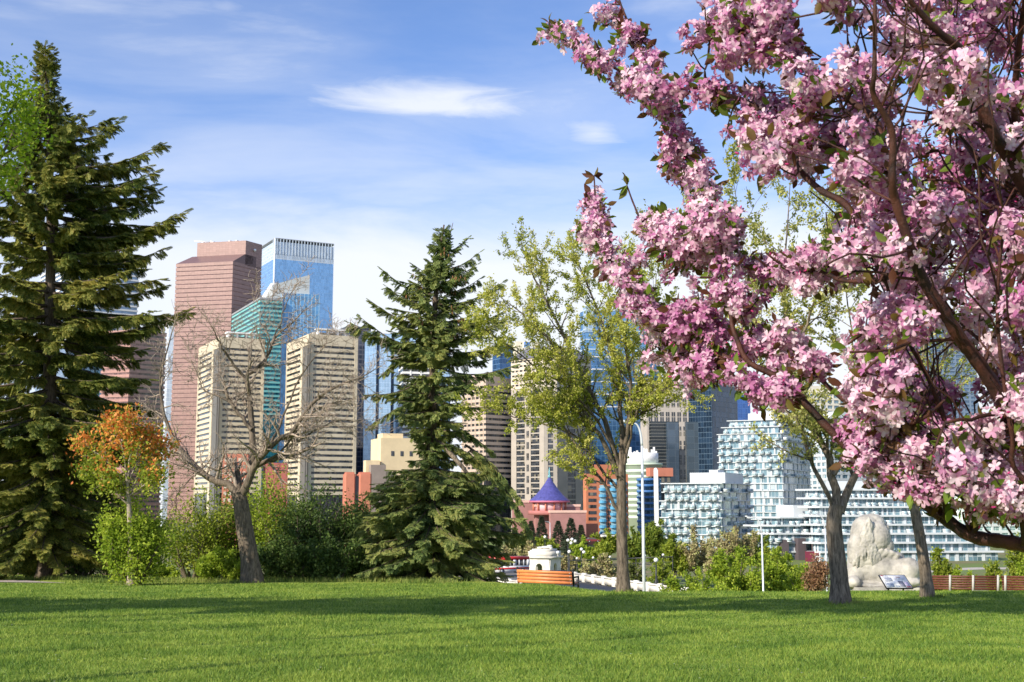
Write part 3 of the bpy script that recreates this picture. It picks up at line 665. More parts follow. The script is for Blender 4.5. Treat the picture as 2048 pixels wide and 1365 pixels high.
def dark_blue_tower():
    poly, zt = foot(1422, 768, 860, 1368, 1474, 52); A, C, B, D = poly
    t = building('glass_tower', 'dark navy glass tower between stone tower and white condominium', 'tower', poly, 'downtown office towers')
    solid(t, 'curtain_wall', mat_grid('midnight blue glass', (.03, .06, .11), (.06, .11, .17), 2.2, 3.8, .06, .08, .08, .45, .35), poly, GZ, zt)
    solid(t, 'parapet', METAL_G, offset(poly, .3), zt, zt + 1); solid(t, 'penthouse', ROOF_D, sub(poly, .2, .8, .2, .8), zt, zt + 4)
    p2, z2 = foot(1456, 790, 930, 1450, 1500, 20)
    t2 = building('glass_tower', 'bright blue glass block glimpsed left of the tall white condominium', 'building', p2, 'downtown office towers')
    solid(t2, 'curtain_wall', mat_grid('royal blue glass', (.05, .14, .42), (.10, .2, .46), 2.2, 3.8, .06, .06, .1, .4, .2), p2, GZ, z2); solid(t2, 'parapet', METAL_G, offset(p2, .3), z2, z2 + 1)
dark_blue_tower()

mat_cyan = mat_plain('pale cyan glass', (.36, .56, .62), .2, .15, .5)
# ---- coloured low blocks by the river
def orange_block():
    poly, zt = foot(1172, 948, 600, 1166, 1256, 16); A, C, B, D = poly
    t = building('orange_building', 'orange apartment building with blue rounded balconies', 'building', poly)
    orange = mat_plain('orange render', (.54, .20, .11), .75, .08, .3); bluep = mat_plain('sky blue balcony', (.10, .36, .60), .5, .1, .5)
    solid(t, 'wall', orange, poly, GZ, zt); solid(t, 'roof_block', orange, sub(poly, .2, .8, .18, .62), zt, zat(930, 606))
    for i in range(9):
        z = zt - 4.2 - i * 3.05
        for a, b, lo, hi in ((.05, .24, .5, 1.1), (.32, .40, .8, 1.2), (.50, .58, .8, 1.2)): mb = MB(); pier_on(mb, C, B, a, b, z - lo, z + hi, .1); mb.build('window', GLASS_D, t)
        for k, (a, b) in enumerate(((.30, .48), (.56, .74), (.80, .97))):
            if i == 0 and k == 0: continue
            p = lerp2(C, B, (a + b) / 2); w = math.hypot(B[0] - C[0], B[1] - C[1]) * (b - a) / 2
            mb = MB(); e = nrm(np.array(B) - np.array(C)); n = np.array((e[1], -e[0]))
            arc = [(p[0] + e[0] * w * math.cos(q) + n[0] * w * .7 * math.sin(q), p[1] + e[1] * w * math.cos(q) + n[1] * w * .7 * math.sin(q)) for q in np.linspace(0, math.pi, 7)]
            mb.prism(arc[::-1], z - 1.2, z + .15); mb.build('balcony', bluep, t)
            if k < 2:
                mb = MB(); pier_on(mb, C, B, a + .02, b - .02, z + .2, z + 1.7, .18); mb.build('window', mat_cyan, t)
    solid(t, 'podium', CORAL, foot(1160, 1048, 590, 1154, 1196, 16)[0], GZ, zat(1048, 590))

orange_block()
def round_green():
    c = at(1290, 912, 650); cx, cy = c[0], c[1] + 12; zt = c[2]
    t = thing('green_building', 'pale green apartment building with round white top and blue balconies', 'building', (cx, cy, GZ))
    green = mat_plain('pale mint render', (.55, .66, .52), .7, .06, .3); blue = mat_plain('cobalt balcony', (.05, .16, .42), .5, .1, .5)
    mb = MB(); mb.lathe((cx, cy, GZ), [(10.3, 0), (10.3, zt - GZ - 5), (10.9, zt - GZ - 4.9), (10.9, zt - GZ - 3.8), (9.2, zt - GZ - 3.7)], 24); mb.build('drum', green, t)
    mb = MB(); mb.lathe((cx, cy, zt - 3.7), [(8.6, 0), (8.6, 5.5), (8.0, 5.6)], 24); mb.build('drum_top', WHITE, t)
    for i in range(9):
        mb = MB(); mb.lathe((cx, cy, zt - 8.8 - i * 3.1), [(10.42, 0), (10.42, 1.5)], 24); mb.build('window_band', mat_grid('mint window ' + str(i), (.25, .33, .34), (.6, .7, .62), 1, 1, .3, .1), t)
    for k in range(9):
        mb = MB(); a = k * .7; mb.box(cx + 7.4 * math.cos(a) - .5, cx + 7.4 * math.cos(a) + .5, cy + 7.4 * math.sin(a) - .5, cy + 7.4 * math.sin(a) + .5, zt + 1.8, zt + 3.0 + (k % 3)); mb.build('roof_vent', WHITE, t)
    poly, z1 = foot(1284, 958, 625, 1274, 1322, 14); A, C, B, D = poly
    solid(t, 'wing', mat_grid('dusky blue wing', (.12, .25, .36), (.3, .42, .5), 2.4, 3.05, .2, .2, .2, .1, .4), poly, GZ, z1)
    for i in range(10):
        mb = MB(); p = lerp2(C, B, .32); mb.lathe((p[0], p[1] + .5, z1 - 1 - i * 3.05), [(6.0, 0), (6.0, 1.15)], 18); mb.build('balcony', blue, t)
    p3, z3 = foot(1300, 936, 640, 1292, 1346, 12); solid(t, 'coral_frame', CORAL, p3, z3 - 4.5, z3); 
    p4 = sub(p3, .1, .9, .08, .92); solid(t, 'dark_bay', GLASS_D, p4, GZ, z3 - 4.5)
round_green()
def white_mast():
    b = at(1314, 1100, 610); t_ = at(1314, 940, 610); mb = MB(); mb.prism([(b[0] - 1, 609), (b[0] + 1, 609), (b[0] + 1, 611), (b[0] - 1, 611)], GZ, t_[2]); mb.ball((b[0], 610, t_[2]), 1.0)
    o = mb.build('white_pylon', WHITE, None, org=(b[0], 610, GZ)); tag(o, 'slender white pylon standing beside the blue balconies', 'pylon')
white_mast()
def pagoda():
    Y = 570; c = at(1099, 1002, Y); cx, cy, ze = c; R = (1140 - 1060) / 2 / F * Y; zt = zat(955, Y)
    t = thing('pagoda_hall', 'pink hall with a pointed blue tent shaped pagoda roof', 'pagoda', (cx, cy, GZ))
    pink = mat_plain('rose render', (.38, .19, .18), .8, .1, .3); blue = mat_plain('cobalt glazed tile', (.085, .085, .30), .4, .3, 1.0)
    h = zt - ze
    mb = MB(); mb.lathe((cx, cy, ze), [(R, 0), (R * .98, .3), (R * .72, h * .22), (R * .45, h * .48), (R * .2, h * .78), (R * .05, h)], 12); mb.build('roof', blue, t)
    mb = MB(); mb.lathe((cx, cy, zt - .3), [(.5, 0), (.9, .8), (.3, 1.6), (.5, 2.4), (.08, 5.0)], 8); mb.build('finial', mat_plain('turquoise finial', (.20, .45, .50), .4, .1, 1), t)
    mb = MB(); mb.lathe((cx, cy, ze - .8), [(R * 1.0, 0), (R * 1.02, .8)], 12); mb.build('eave', mat_plain('rose eave', (.55, .16, .25), .6, .1, .4), t)
    mb = MB(); mb.lathe((cx, cy, ze - 4.6), [(R * .78, 0), (R * .78, 3.9)], 12); mb.build('drum', mat_plain('pale rose drum', (.70, .45, .47), .7, .1, .3), t)
    for k in range(12):
        a = k / 12 * 6.283 + .26; mb = MB(); mb.tube([(cx + R * .82 * math.cos(a), cy + R * .82 * math.sin(a), ze - 4.6), (cx + R * .82 * math.cos(a), cy + R * .82 * math.sin(a), ze - .8)], .42, 8); mb.build('column', CORAL, t)
    mb = MB(); mb.lathe((cx, cy, ze - 6.5), [(R * 1.05, 0), (R * 1.05, 1.9)], 16); mb.build('terrace', mat_plain('dusky red terrace', (.42, .16, .15), .8, .1, .3), t)
    for (xa, xb, yt, yy, m) in ((1024, 1068, 1002, 578, 'wing'), (1068, 1160, 1010, 566, 'wing'), (1098, 1172, 1022, 556, 'podium')):
        p, z = foot(xa + 3, yt, yy, xa, xb, 8); solid(t, m, pink, p, GZ, z)
        solid(t, 'cornice', mat_plain('pale pink cornice', (.72, .47, .40), .8, .08, .3), offset(p, .3), z - .9, z + .2)
pagoda()

# ---- white glass condominiums
COND_G = mat_grid('pale condominium glass', (.15, .25, .31), (.45, .50, .54), 1.7, 3.1, .07, .03, .10, .2, .38, alt=(.42, .49, .53), altp=.18)
COND_RAIL = mat_grid('glass balustrade', (.34, .47, .51), (.75, .8, .8), 1.6, 1.1, .04, .08, .15, .1, .15)
COND_W = mat_plain('white condominium cladding', (.54, .58, .61), .5, .05, .2)
def condo(name, label, tiers, fh, colsL, colsR, pent=None, group='white condominium buildings', seed=1, thick=.34, proud=.7, maxb=50):
    """tiers: (footprint, z bottom, z top) from the ground up, each floor gets a slab, a row of panels and balconies"""
    R = np.random.default_rng(seed); t = building(name, label, 'condominium', tiers[0][0], group)
    proto = {}; nb = 0; npan = 0; rest = MB()
    for ti, (poly, z0, z1) in reversed(list(enumerate(tiers))):
        A, C, B, D = poly[0], poly[1], poly[2], poly[3]
        solid(t, 'glazing', COND_G, poly, z0, z1 - .2)
        n = max(1, int(round((z1 - z0) / fh))); h = (z1 - z0) / n; pr = proud if ti == 0 else proud * 1.3
        for i in range(n):
            zs = z1 - (i + 1) * h
            solid(t, 'floor_slab', COND_W, offset(poly, pr if (i or ti == 0) else pr * 1.3), zs + h - thick, zs + h)
            for (p, q, k) in ((A, C, colsL), (C, B, colsR)):
                for j in range(k):
                    if R.random() < .85:
                        w = R.uniform(.14, .34) / k; a = (j + R.uniform(.0, .6)) / k; mb = MB() if npan < 99 else rest; npan += 1
                        pier_on(mb, p, q, a, min(1, a + w), zs, zs + h - thick, .25)
                        if mb is not rest: mb.build('wall_panel', COND_W, t)
            for (p, q, k, tg) in ((A, C, colsL, 'L'), (C, B, colsR, 'R')):
                e = nrm(np.array(q) - np.array(p)); nn = np.array((e[1], -e[0])); l = math.hypot(q[0] - p[0], q[1] - p[1]); w = min(3.4, l / k * .55)
                for j in range(k):
                    if nb >= maxb or R.random() < .18 or (tg == 'R' and R.random() < .3): continue
                    a = (j + .35 + .22 * ((i + j) % 2)) / k; b = lerp2(p, q, a); key = (tg, round(w, 2))
                    base = np.array((b[0] + nn[0] * 1.1, b[1] + nn[1] * 1.1, zs)); nb += 1
                    if key not in proto:
                        mb = MB(); mb.obox(base, (e[0], e[1], 0), (nn[0], nn[1], 0), (0, 0, 1), w, 2.0, .3)
                        o1 = mb.build('balcony', COND_W, t)
                        mb = MB(); mb.obox(base + (nn[0] * .95, nn[1] * .95, .3), (e[0], e[1], 0), (nn[0], nn[1], 0), (0, 0, 1), w, .08, 1.0)
                        for sgn in (-1, 1): mb.obox(base + (e[0] * w / 2 * sgn, e[1] * w / 2 * sgn, .3), (e[0], e[1], 0), (nn[0], nn[1], 0), (0, 0, 1), .08, 1.85, 1.0)
                        o2 = mb.build('railing', COND_RAIL, o1); proto[key] = (o1, o2, base)
                    else:
                        o1, o2, b0 = proto[key]; c1 = o1.copy(); COLL.objects.link(c1); c1.parent = t; c1.location = Vector(tuple(base - b0)); ORG[c1] = ORG[t]
                        c2 = o2.copy(); COLL.objects.link(c2); c2.parent = c1; ORG[c2] = ORG[t]
    if rest.n: rest.build('wall_panel', COND_W, t)['kind'] = 'stuff'
    if pent:
        for k, (poly, z0, z1) in enumerate(pent): solid(t, 'penthouse', COND_W, poly, z0, z1)
    return t
def condo_mid():
    Y = 440; poly, zt = foot(1440, 966, Y, 1322, 1500, 64)
    zp = zat(946, Y + 12)
    up = sub(poly, .0, .86, .05, .95)
    condo('condominium', 'mid rise white condominium with checkered balconies left of the taller one', [(poly, GZ, zt - 6.4), (sub(poly, 0, .94, 0, 1), zt - 6.4, zt)], 3.1, 8, 4,
          [(sub(poly, .02, .62, .2, .8), zt, zp), (sub(poly, .25, .40, .4, .6), zp, zp + 1.2)], seed=3, maxb=60)
condo_mid()
def condo_tall():
    Y = 545; poly, zt = foot(1562, 866, Y, 1437, 1618, 64); z1, z2, z3 = zat(852, Y), zat(838, Y), zat(822, Y)
    condo('condominium', 'tallest white condominium with stepped top floors behind the park tree', [(poly, GZ, zt), (sub(poly, .05, .92, .02, .95), zt, z1), (sub(poly, .1, .84, .05, .9), z1, z2)], 3.15, 8, 6,
          [(sub(poly, .2, .62, .2, .8), z2, z3)], seed=4, maxb=90)
condo_tall()
def condo_low():
    Y = 440; z = zat(1034, Y)
    def pl(a, b, y0): 
        p, _ = foot(a + 34, 1034, y0, a, b, 12, 66); return p
    t = condo('condominium', 'long low white condominium with a rounded end and wide terraces', [(pl(1512, 1668, Y), GZ, z - 5.8), (pl(1516, 1665, Y + 1.5), z - 5.8, z - 2.9), (pl(1524, 1660, Y + 3), z - 2.9, z)], 2.95, 4, 7,
          [(pl(1553, 1626, Y + 8), z, zat(1011, Y + 8))], seed=5, thick=.6, proud=1.0, maxb=22)
    for k in range(3):
        p, _ = foot(1562 + k * 34, 1080, Y - 1.3, 1560 + k * 34, 1572 + k * 34, 12); solid(t, 'brick_panel', mat_plain('dark brown cladding %d' % k, (.10, .08, .09), .7, .1, .3), p, GZ, zat(1080 - 3 * k, Y))
condo_low()
def condo_terraced():
    Y = 430; rights = (1990, 1975, 1958, 1930, 1895, 1868, 1838, 1800); tiers = []; zb = GZ; z = zat(1117, Y) + 2.4
    for k, r in enumerate(rights):
        p, _ = foot(1640, 1000, Y + 2.2 * k, 1625 - 2 * k if k else 1622, r, 5, 40); tiers.append((p, zb, z)); zb = z; z += 3.15
    condo('condominium', 'broad terraced white condominium stepping down to the right behind the lion', tiers, 3.1, 2, 16, [(foot(1660, 946, Y + 22, 1650, 1740, 5)[0], zb, zb + 3)], seed=6, thick=.62, proud=1.0, maxb=60)
condo_terraced()
def cream_grid(name, label, xc, yt, Y, xl, xr, phi, nf, mat, glass, cols):
    poly, zt = foot(xc, yt, Y, xl, xr, phi); A, C, B, D = poly
    t = building(name, label, 'building', poly, 'pale apartment towers at right'); solid(t, 'glazing', glass, offset(poly, -.4), GZ, zt - 1)
    for i in range(nf): solid(t, 'spandrel', mat, poly, zt - 1.3 - 3.2 * i, zt if i == 0 else zt - 3.2 * i)
    mb = MB()
    for (p, q, k) in ((A, C, max(2, cols // 2)), (C, B, cols)):
        for j in range(k + 1): c = j / k * .97; pier_on(mb, p, q, c, c + .03 * 8 / k, GZ, zt, -.05)
    mb.build('pier_grid', mat, t); solid(t, 'penthouse', mat, sub(poly, .2, .8, .2, .7), zt, zt + 4)
cream_grid('pale_tower', 'cream apartment tower behind the blossoms with small square windows', 1560, 782, 700, 1540, 1720, 20, 26, mat_plain('cream wall', (.72, .68, .58), .7, .06, .2), COND_G, 12)
cream_grid('pale_tower', 'white tower rising behind the two forked park trees', 1650, 836, 640, 1600, 1790, 28, 22, COND_W, COND_G, 10)
cream_grid('pale_tower', 'pale mint glass block at the right edge below the blossoms', 1925, 880, 600, 1890, 2075, 18, 18, mat_plain('mint white wall', (.70, .76, .74), .6, .06, .2), mat_grid('mint glass', (.28, .45, .42), (.6, .7, .66), 2, 3.2, .1, .06, .15, .1, .3), 9)
cream_grid('pale_tower', 'pale cream block glimpsed high through the blossoms at right', 2010, 770, 720, 1985, 2120, 24, 24, mat_plain('soft cream wall', (.74, .67, .58), .7, .06, .2), COND_G, 8)
cream_grid('pale_tower', 'blue grey tower seen through the gap in the blossom tree', 1760, 640, 900, 1730, 1950, 22, 30, mat_plain('steel blue band', (.22, .30, .42), .4, .06, .2), mat_grid('steel blue tower glass', (.10, .17, .28), (.2, .3, .4), 2, 3.2, .08, .06, .12, .4, .3), 14)
# ------------------------------------------------------------------ vegetation
def spline(p, n):
    p = np.asarray(p, float); k = len(p)
    if k == 2: return p[0] + (p[1] - p[0]) * np.linspace(0, 1, n)[:, None]
    e = np.concatenate([[2 * p[0] - p[1]], p, [2 * p[-1] - p[-2]]]); out = []
    for s in np.linspace(0, k - 1 - 1e-6, n):
        i = int(s); t = s - i; a, b, c, d = e[i:i + 4]
        out.append(.5 * (2 * b + (c - a) * t + (2 * a - 5 * b + 4 * c - d) * t * t + (3 * b - a - 3 * c + d) * t ** 3))
    return np.array(out)
def limb(trace, Y0, dY, r0, r1, n=12, jit=0.0, R=None):
    """a limb traced along pixels, leaning dY metres away from the viewer towards its tip"""
    k = len(trace); P = [at(a, b, Y0 + dY * (i / (k - 1)) ** 1.2) for i, (a, b) in enumerate(trace)]
    P = spline(P, n)
    if R is not None and jit: P[1:-1] += R.normal(0, jit, (n - 2, 3))
    return P, np.linspace(r0, r1, n)
def shoot(R, p, d, L, r0, r1, k, wander, up):
    pts = [np.array(p, float)]; d = nrm(d)
    for i in range(k - 1):
        d = nrm(d + R.normal(0, wander, 3) + np.array((0, 0, up))); pts.append(pts[-1] + d * L / (k - 1))
    return np.array(pts), np.linspace(r0, r1, k)
def ramify(R, P, r, n, t0, t1, L0, L1, a0, a1, up=0.05, k=5, wander=0.16, ratio=0.55, tip=0.3, rmin=0.004):
    """n side shoots along a limb"""
    out = []; m = len(P)
    for i in range(n):
        t = t0 + (t1 - t0) * (i + R.random()) / n; s = t * (m - 1); j = min(int(s), m - 2); p = P[j] + (P[j + 1] - P[j]) * (s - j); d = nrm(P[j + 1] - P[j])
        q = nrm(np.cross(d, R.normal(0, 1, 3))); a = math.radians(R.uniform(a0, a1)); rr = max(rmin, (r[j] + (r[j + 1] - r[j]) * (s - j)) * ratio)
        L = R.uniform(L0, L1) * (1 - .35 * t)
        out.append(shoot(R, p, d * math.cos(a) + q * math.sin(a), L, rr, max(rmin * .6, rr * tip), k, wander, up))
    return out
def rot_to(R, D, roll=True, up=None):
    """rotations whose second column points along D"""
    D = nrm(D); n = len(D); h = R.normal(0, 1, (n, 3)) if up is None else np.tile(np.array(up, float), (n, 1)) + R.normal(0, .25, (n, 3))
    x = nrm(np.cross(D, h)); z = np.cross(x, D); return np.stack([x, D, z], -1)
LEAF_V = np.array([(0, 0, 0), (.30, .45, .07), (0, 1, -.05), (-.30, .45, .07)]); LEAF_F = [(0, 1, 2, 3)]
def leaf_shape(w): v = LEAF_V.copy(); v[:, 0] *= w / .30; return v
def along(R, shoots, per, t0=.25, spread=.08, tuft=1):
    if tuft > 1:
        P, D = along(R, shoots, max(1, per // tuft), t0, spread * .3); k = len(P); P, D = np.repeat(P, tuft, 0), np.repeat(D, tuft, 0)
        return P + R.normal(0, spread * .35, P.shape), D + R.normal(0, .7, D.shape)
    P, D = [], []
    for p, r in shoots:
        m = len(p); s = (t0 + (1 - t0) * R.random(per)) * (m - 1); j = np.minimum(s.astype(int), m - 2)
        a = p[j] + (p[j + 1] - p[j]) * (s - j)[:, None]; P.append(a + R.normal(0, spread, (per, 3))); D.append(nrm(p[j + 1] - p[j]) * .6 + R.normal(0, .8, (per, 3)))
    return np.concatenate(P), np.concatenate(D)
def wood(t, name, mat, levels, sides=(10, 6, 4, 3)):
    mb = MB()
    for lv, s in zip(levels, sides):
        if lv: mb.tubes([p for p, _ in lv], [r for _, r in lv], s)
    return mb.build(name, mat, t, smooth=True)
def foliage(t, name, mat, R, P, D, s0, s1, w=.30, org=None):
    mb = MB(); mb.scatter(leaf_shape(w), LEAF_F, P, rot_to(R, D), R.uniform(s0, s1, len(P))); return mb.build(name, mat, t)

BARK_GREY = mat_bark('grey furrowed bark', (.045, .036, .028), (.21, .17, .13))
BARK_PALE = mat_bark('pale weathered bark', (.05, .04, .03), (.26, .21, .16))
BARK_DARK = mat_bark('dark spruce bark', (.035, .028, .022), (.17, .13, .10))
BARK_TWIG = mat_bark('bare grey twig bark', (.16, .125, .10), (.46, .38, .31), 5)
SPRUCE_M = mat_leaf('spruce needles', [(.045, .085, .022), (.14, .19, .038), (.28, .30, .065), (.42, .36, .09)], trans=.28, clump=.5, rough=.6)
SPRUCE_B = mat_leaf('blue green spruce needles', [(.06, .11, .042), (.17, .25, .075), (.32, .38, .12), (.43, .41, .13)], trans=.28, clump=.6, rough=.6)
CONE_M = mat_plain('brown spruce cones', (.26, .12, .05), .7, .2, 8)

def spray_template():
    V, Fc = [], []
    def needles(o, d, L, st, nl, w):
        d = nrm(d); a = nrm(np.cross(d, (0.1, 0.2, 1))); b = np.cross(a, d)
        for i in range(st):
            c = o + d * L * (i + .3) / st
            for j, g in enumerate((a, -a, b * .9)):
                tip = c + nrm(d * .75 + g) * nl; s = d * w; k = len(V); V.extend([c - s, c + s, tip]); Fc.append((k, k + 1, k + 2))
        k = len(V); V.extend([o + d * L * .9 - a * w, o + d * L * .9 + a * w, o + d * (L + nl)]); Fc.append((k, k + 1, k + 2))
    needles(np.zeros(3), np.array((0, 1, -.10)), .95, 8, .125, .040)
    for i, y in enumerate((.10, .22, .34, .46, .58, .70)):
        for s in (-1, 1): needles(np.array((0, y, -.06 * y)), np.array((s * .8, .75, -.28)), .42 * (1 - .55 * y), 4, .11, .040)
    return np.array(V), Fc
SPRAY_V, SPRAY_F = spray_template()
def spruce(t, R, base, trunk, rt, env, Y, mat, mat_bark_, dens=1.0, spray=.55, whorl=.42, skip=.10, per=6, extra=()):
    """trunk: polyline; env: (pixel y, left reach px, right reach px) of the branch tips"""
    P = spline(trunk, 24); mb = MB(); mb.tube(P, np.linspace(rt, .03, 24) * (1 + .35 * np.exp(-np.linspace(0, 24, 24) / 1.2)), 12); mb.build('trunk', mat_bark_, t, smooth=True)
    ey = np.array([e[0] for e in env], float); ez = np.array([zat(y, Y) for y in ey]); el = np.array([e[1] for e in env]) / F * Y; er = np.array([e[2] for e in env]) / F * Y
    o = np.argsort(ez); ez, el, er = ez[o], el[o], er[o]
    zb, zt = P[0][2], P[-1][2]; br = []; SP, SD, SS = [], [], []; cones = []
    z = ez[0] - .1; heights = []
    while z < zt - .15:
        heights.append(z); f = (z - zb) / (zt - zb); z += whorl * (1.1 - .5 * f) * R.uniform(.7, 1.3)
    rows = []
    for z in heights:
        f = (z - zb) / (zt - zb)
        if f > .34 and R.random() < skip: continue
        n = int(round(per * (2.7 if f < .32 else 1 if f < .85 else .8))); a0 = R.random() * 6.283
        for k in range(n):
            az = a0 + k / n * 6.283 + R.uniform(-.35, .35); lt, rtt = np.interp(z, ez, el), np.interp(z, ez, er)
            c = math.cos(az); rz = np.interp(f, [0, .35, .7, 1], [-.42, -.16, .12, .75])
            for _ in range(3 if rz > 0 else 0): q = .5 * (lt + rtt) + .5 * (rtt - lt) * c; lt, rtt = .5 * lt + .5 * np.interp(z + rz * q, ez, el), .5 * rtt + .5 * np.interp(z + rz * q, ez, er)
            L = (.5 * (lt + rtt) + .5 * (rtt - lt) * c) * R.choice([1.12, 1.0, .85, .65, .45], p=[.14, .34, .22, .18, .12]) * R.uniform(.9, 1.06)
            rows.append((z, az, max(.25, L), f))
    for (tx, ty, ax, ay) in extra:          # branches that stand out in the outline: tip pixel, root pixel
        a, b = at(ax, ay, Y), at(tx, ty, Y + R.uniform(-.8, .8)); rows.append((a, b, None, None))
    for row in rows:
        if row[2] is None:
            a, b = row[0], row[1]; L = np.linalg.norm(b - a); m = max(5, int(L / .3)); s = np.linspace(0, 1, m)
            pts = a + (b - a) * s[:, None]; pts[:, 2] += -.10 * L * np.sin(math.pi * s) * (1 if b[2] > a[2] - .4 * L else -.8)
        else:
            z, az, L, f = row; m = max(5, int(L / .3)); s = np.linspace(0, 1, m); i = np.interp(z, P[:, 2], np.arange(24)); j = int(min(i, 22)); q = P[j] + (P[j + 1] - P[j]) * (i - j)
            rise = np.interp(f, [0, .35, .7, 1], [-.42, -.16, .12, .75]) + R.uniform(-.1, .1); curl = np.interp(f, [0, .6, 1], [.22, .16, -.1])
            h = np.sqrt(max(.2, 1 - rise * rise)) if f > .8 else 1.0
            drop = rise * L      # the tip height is what the outline gives, so the root sits above it
            pts = np.stack([q[0] + L * h * s * math.cos(az), q[1] + L * h * s * math.sin(az), q[2] + (L * (rise * s + curl * (s * s - s)))], -1)
            pts[:, :2] += R.normal(0, .03 * L, 2) * (s ** 2)[:, None]
        br.append((pts, np.linspace(max(.012, .016 * L), .008, m)))
        Ls = L; n = max(4, int(Ls / (.125 / dens)));
        ss = R.uniform(.10, 1.0, n) ** .8; ss[0] = 1; jj = np.minimum((ss * (m - 1)).astype(int), m - 2); c = pts[jj] + (pts[jj + 1] - pts[jj]) * (ss * (m - 1) - jj)[:, None]
        d = nrm(pts[jj + 1] - pts[jj]); side = nrm(np.cross(d, (0, 0, 1))); sg = R.choice([-1, 1], n)[:, None]
        hang = R.random(n)[:, None]
        dd = d * R.uniform(.5, 1.1, (n, 1)) + side * sg * R.uniform(.2, 1.0, (n, 1)) * (1 - .6 * hang) + np.array((0, 0, -1)) * (hang ** 1.6 * 1.9 - .05)
        dd[0] = d[0]
        SP.append(c); SD.append(dd); SS.append(spray * np.clip(.6 + Ls * .2, .85, 1.35) * R.uniform(.6, 1.1, n) * (1.05 - .45 * ss))
    mb = MB(); groups = {}
    mb.tubes([b[0] for b in br], [b[1] for b in br], 4); mb.build('branches', mat_bark_, t)
    SP, SD, SS = np.concatenate(SP), np.concatenate(SD), np.concatenate(SS)
    mb = MB(); mb.scatter(SPRAY_V, SPRAY_F, SP, rot_to(R, SD, up=(0, 0, 1)), SS); mb.build('crown', mat, t)
    return SP, SD
def big_spruce():
    R = np.random.default_rng(21); Y = 48.0; b = at(97, 1154, Y)
    t = thing('spruce_tree', 'largest dark green spruce filling the left edge of the view', 'tree', b, 'spruce trees at the lawn edge')
    tr = [at(x, y, Y) for x, y in ((97, 1158), (97, 1090), (99, 900), (100, 700), (101, 450), (97, 250), (90, 90))]; tr[0][2] = b[2] - .1
    env = [(74, 10, 12), (100, 24, 24), (130, 30, 26), (170, 36, 30), (215, 50, 46), (240, 60, 100), (300, 110, 200), (345, 100, 165), (380, 130, 205), (425, 150, 245), (470, 140, 190), (510, 160, 205), (580, 170, 205), (625, 190, 255), (670, 190, 190), (740, 230, 205), (800, 240, 190), (860, 230, 165), (930, 190, 150), (1000, 200, 150), (1040, 190, 150), (1072, 150, 125)]
    ex = [(322, 290, 110, 330), (308, 345, 120, 365), (313, 405, 110, 400), (366, 425, 120, 470), (222, 240, 105, 250), (318, 380, 110, 420), (325, 500, 110, 520), (322, 575, 110, 575), (375, 620, 110, 660), (312, 655, 105, 640), (205, 285, 100, 280), (330, 455, 105, 470), (285, 700, 110, 690), (265, 830, 110, 800), (235, 960, 110, 900)]
    spruce(t, R, b, tr, .44, env, Y, SPRUCE_M, BARK_DARK, dens=2.5, spray=.56, whorl=.52, per=7, extra=ex, skip=.05)
    # knots and snags low on the trunk
    mb = MB(); a = at(70, 1120, Y - .6); mb.tube([at(62, 1110, Y - 1), at(72, 1080, Y - .8), at(66, 1050, Y - .8), at(72, 1020, Y - .6)], [.05, .05, .04, .02], 6); mb.build('dead_branch', BARK_PALE, t, smooth=True)
big_spruce()
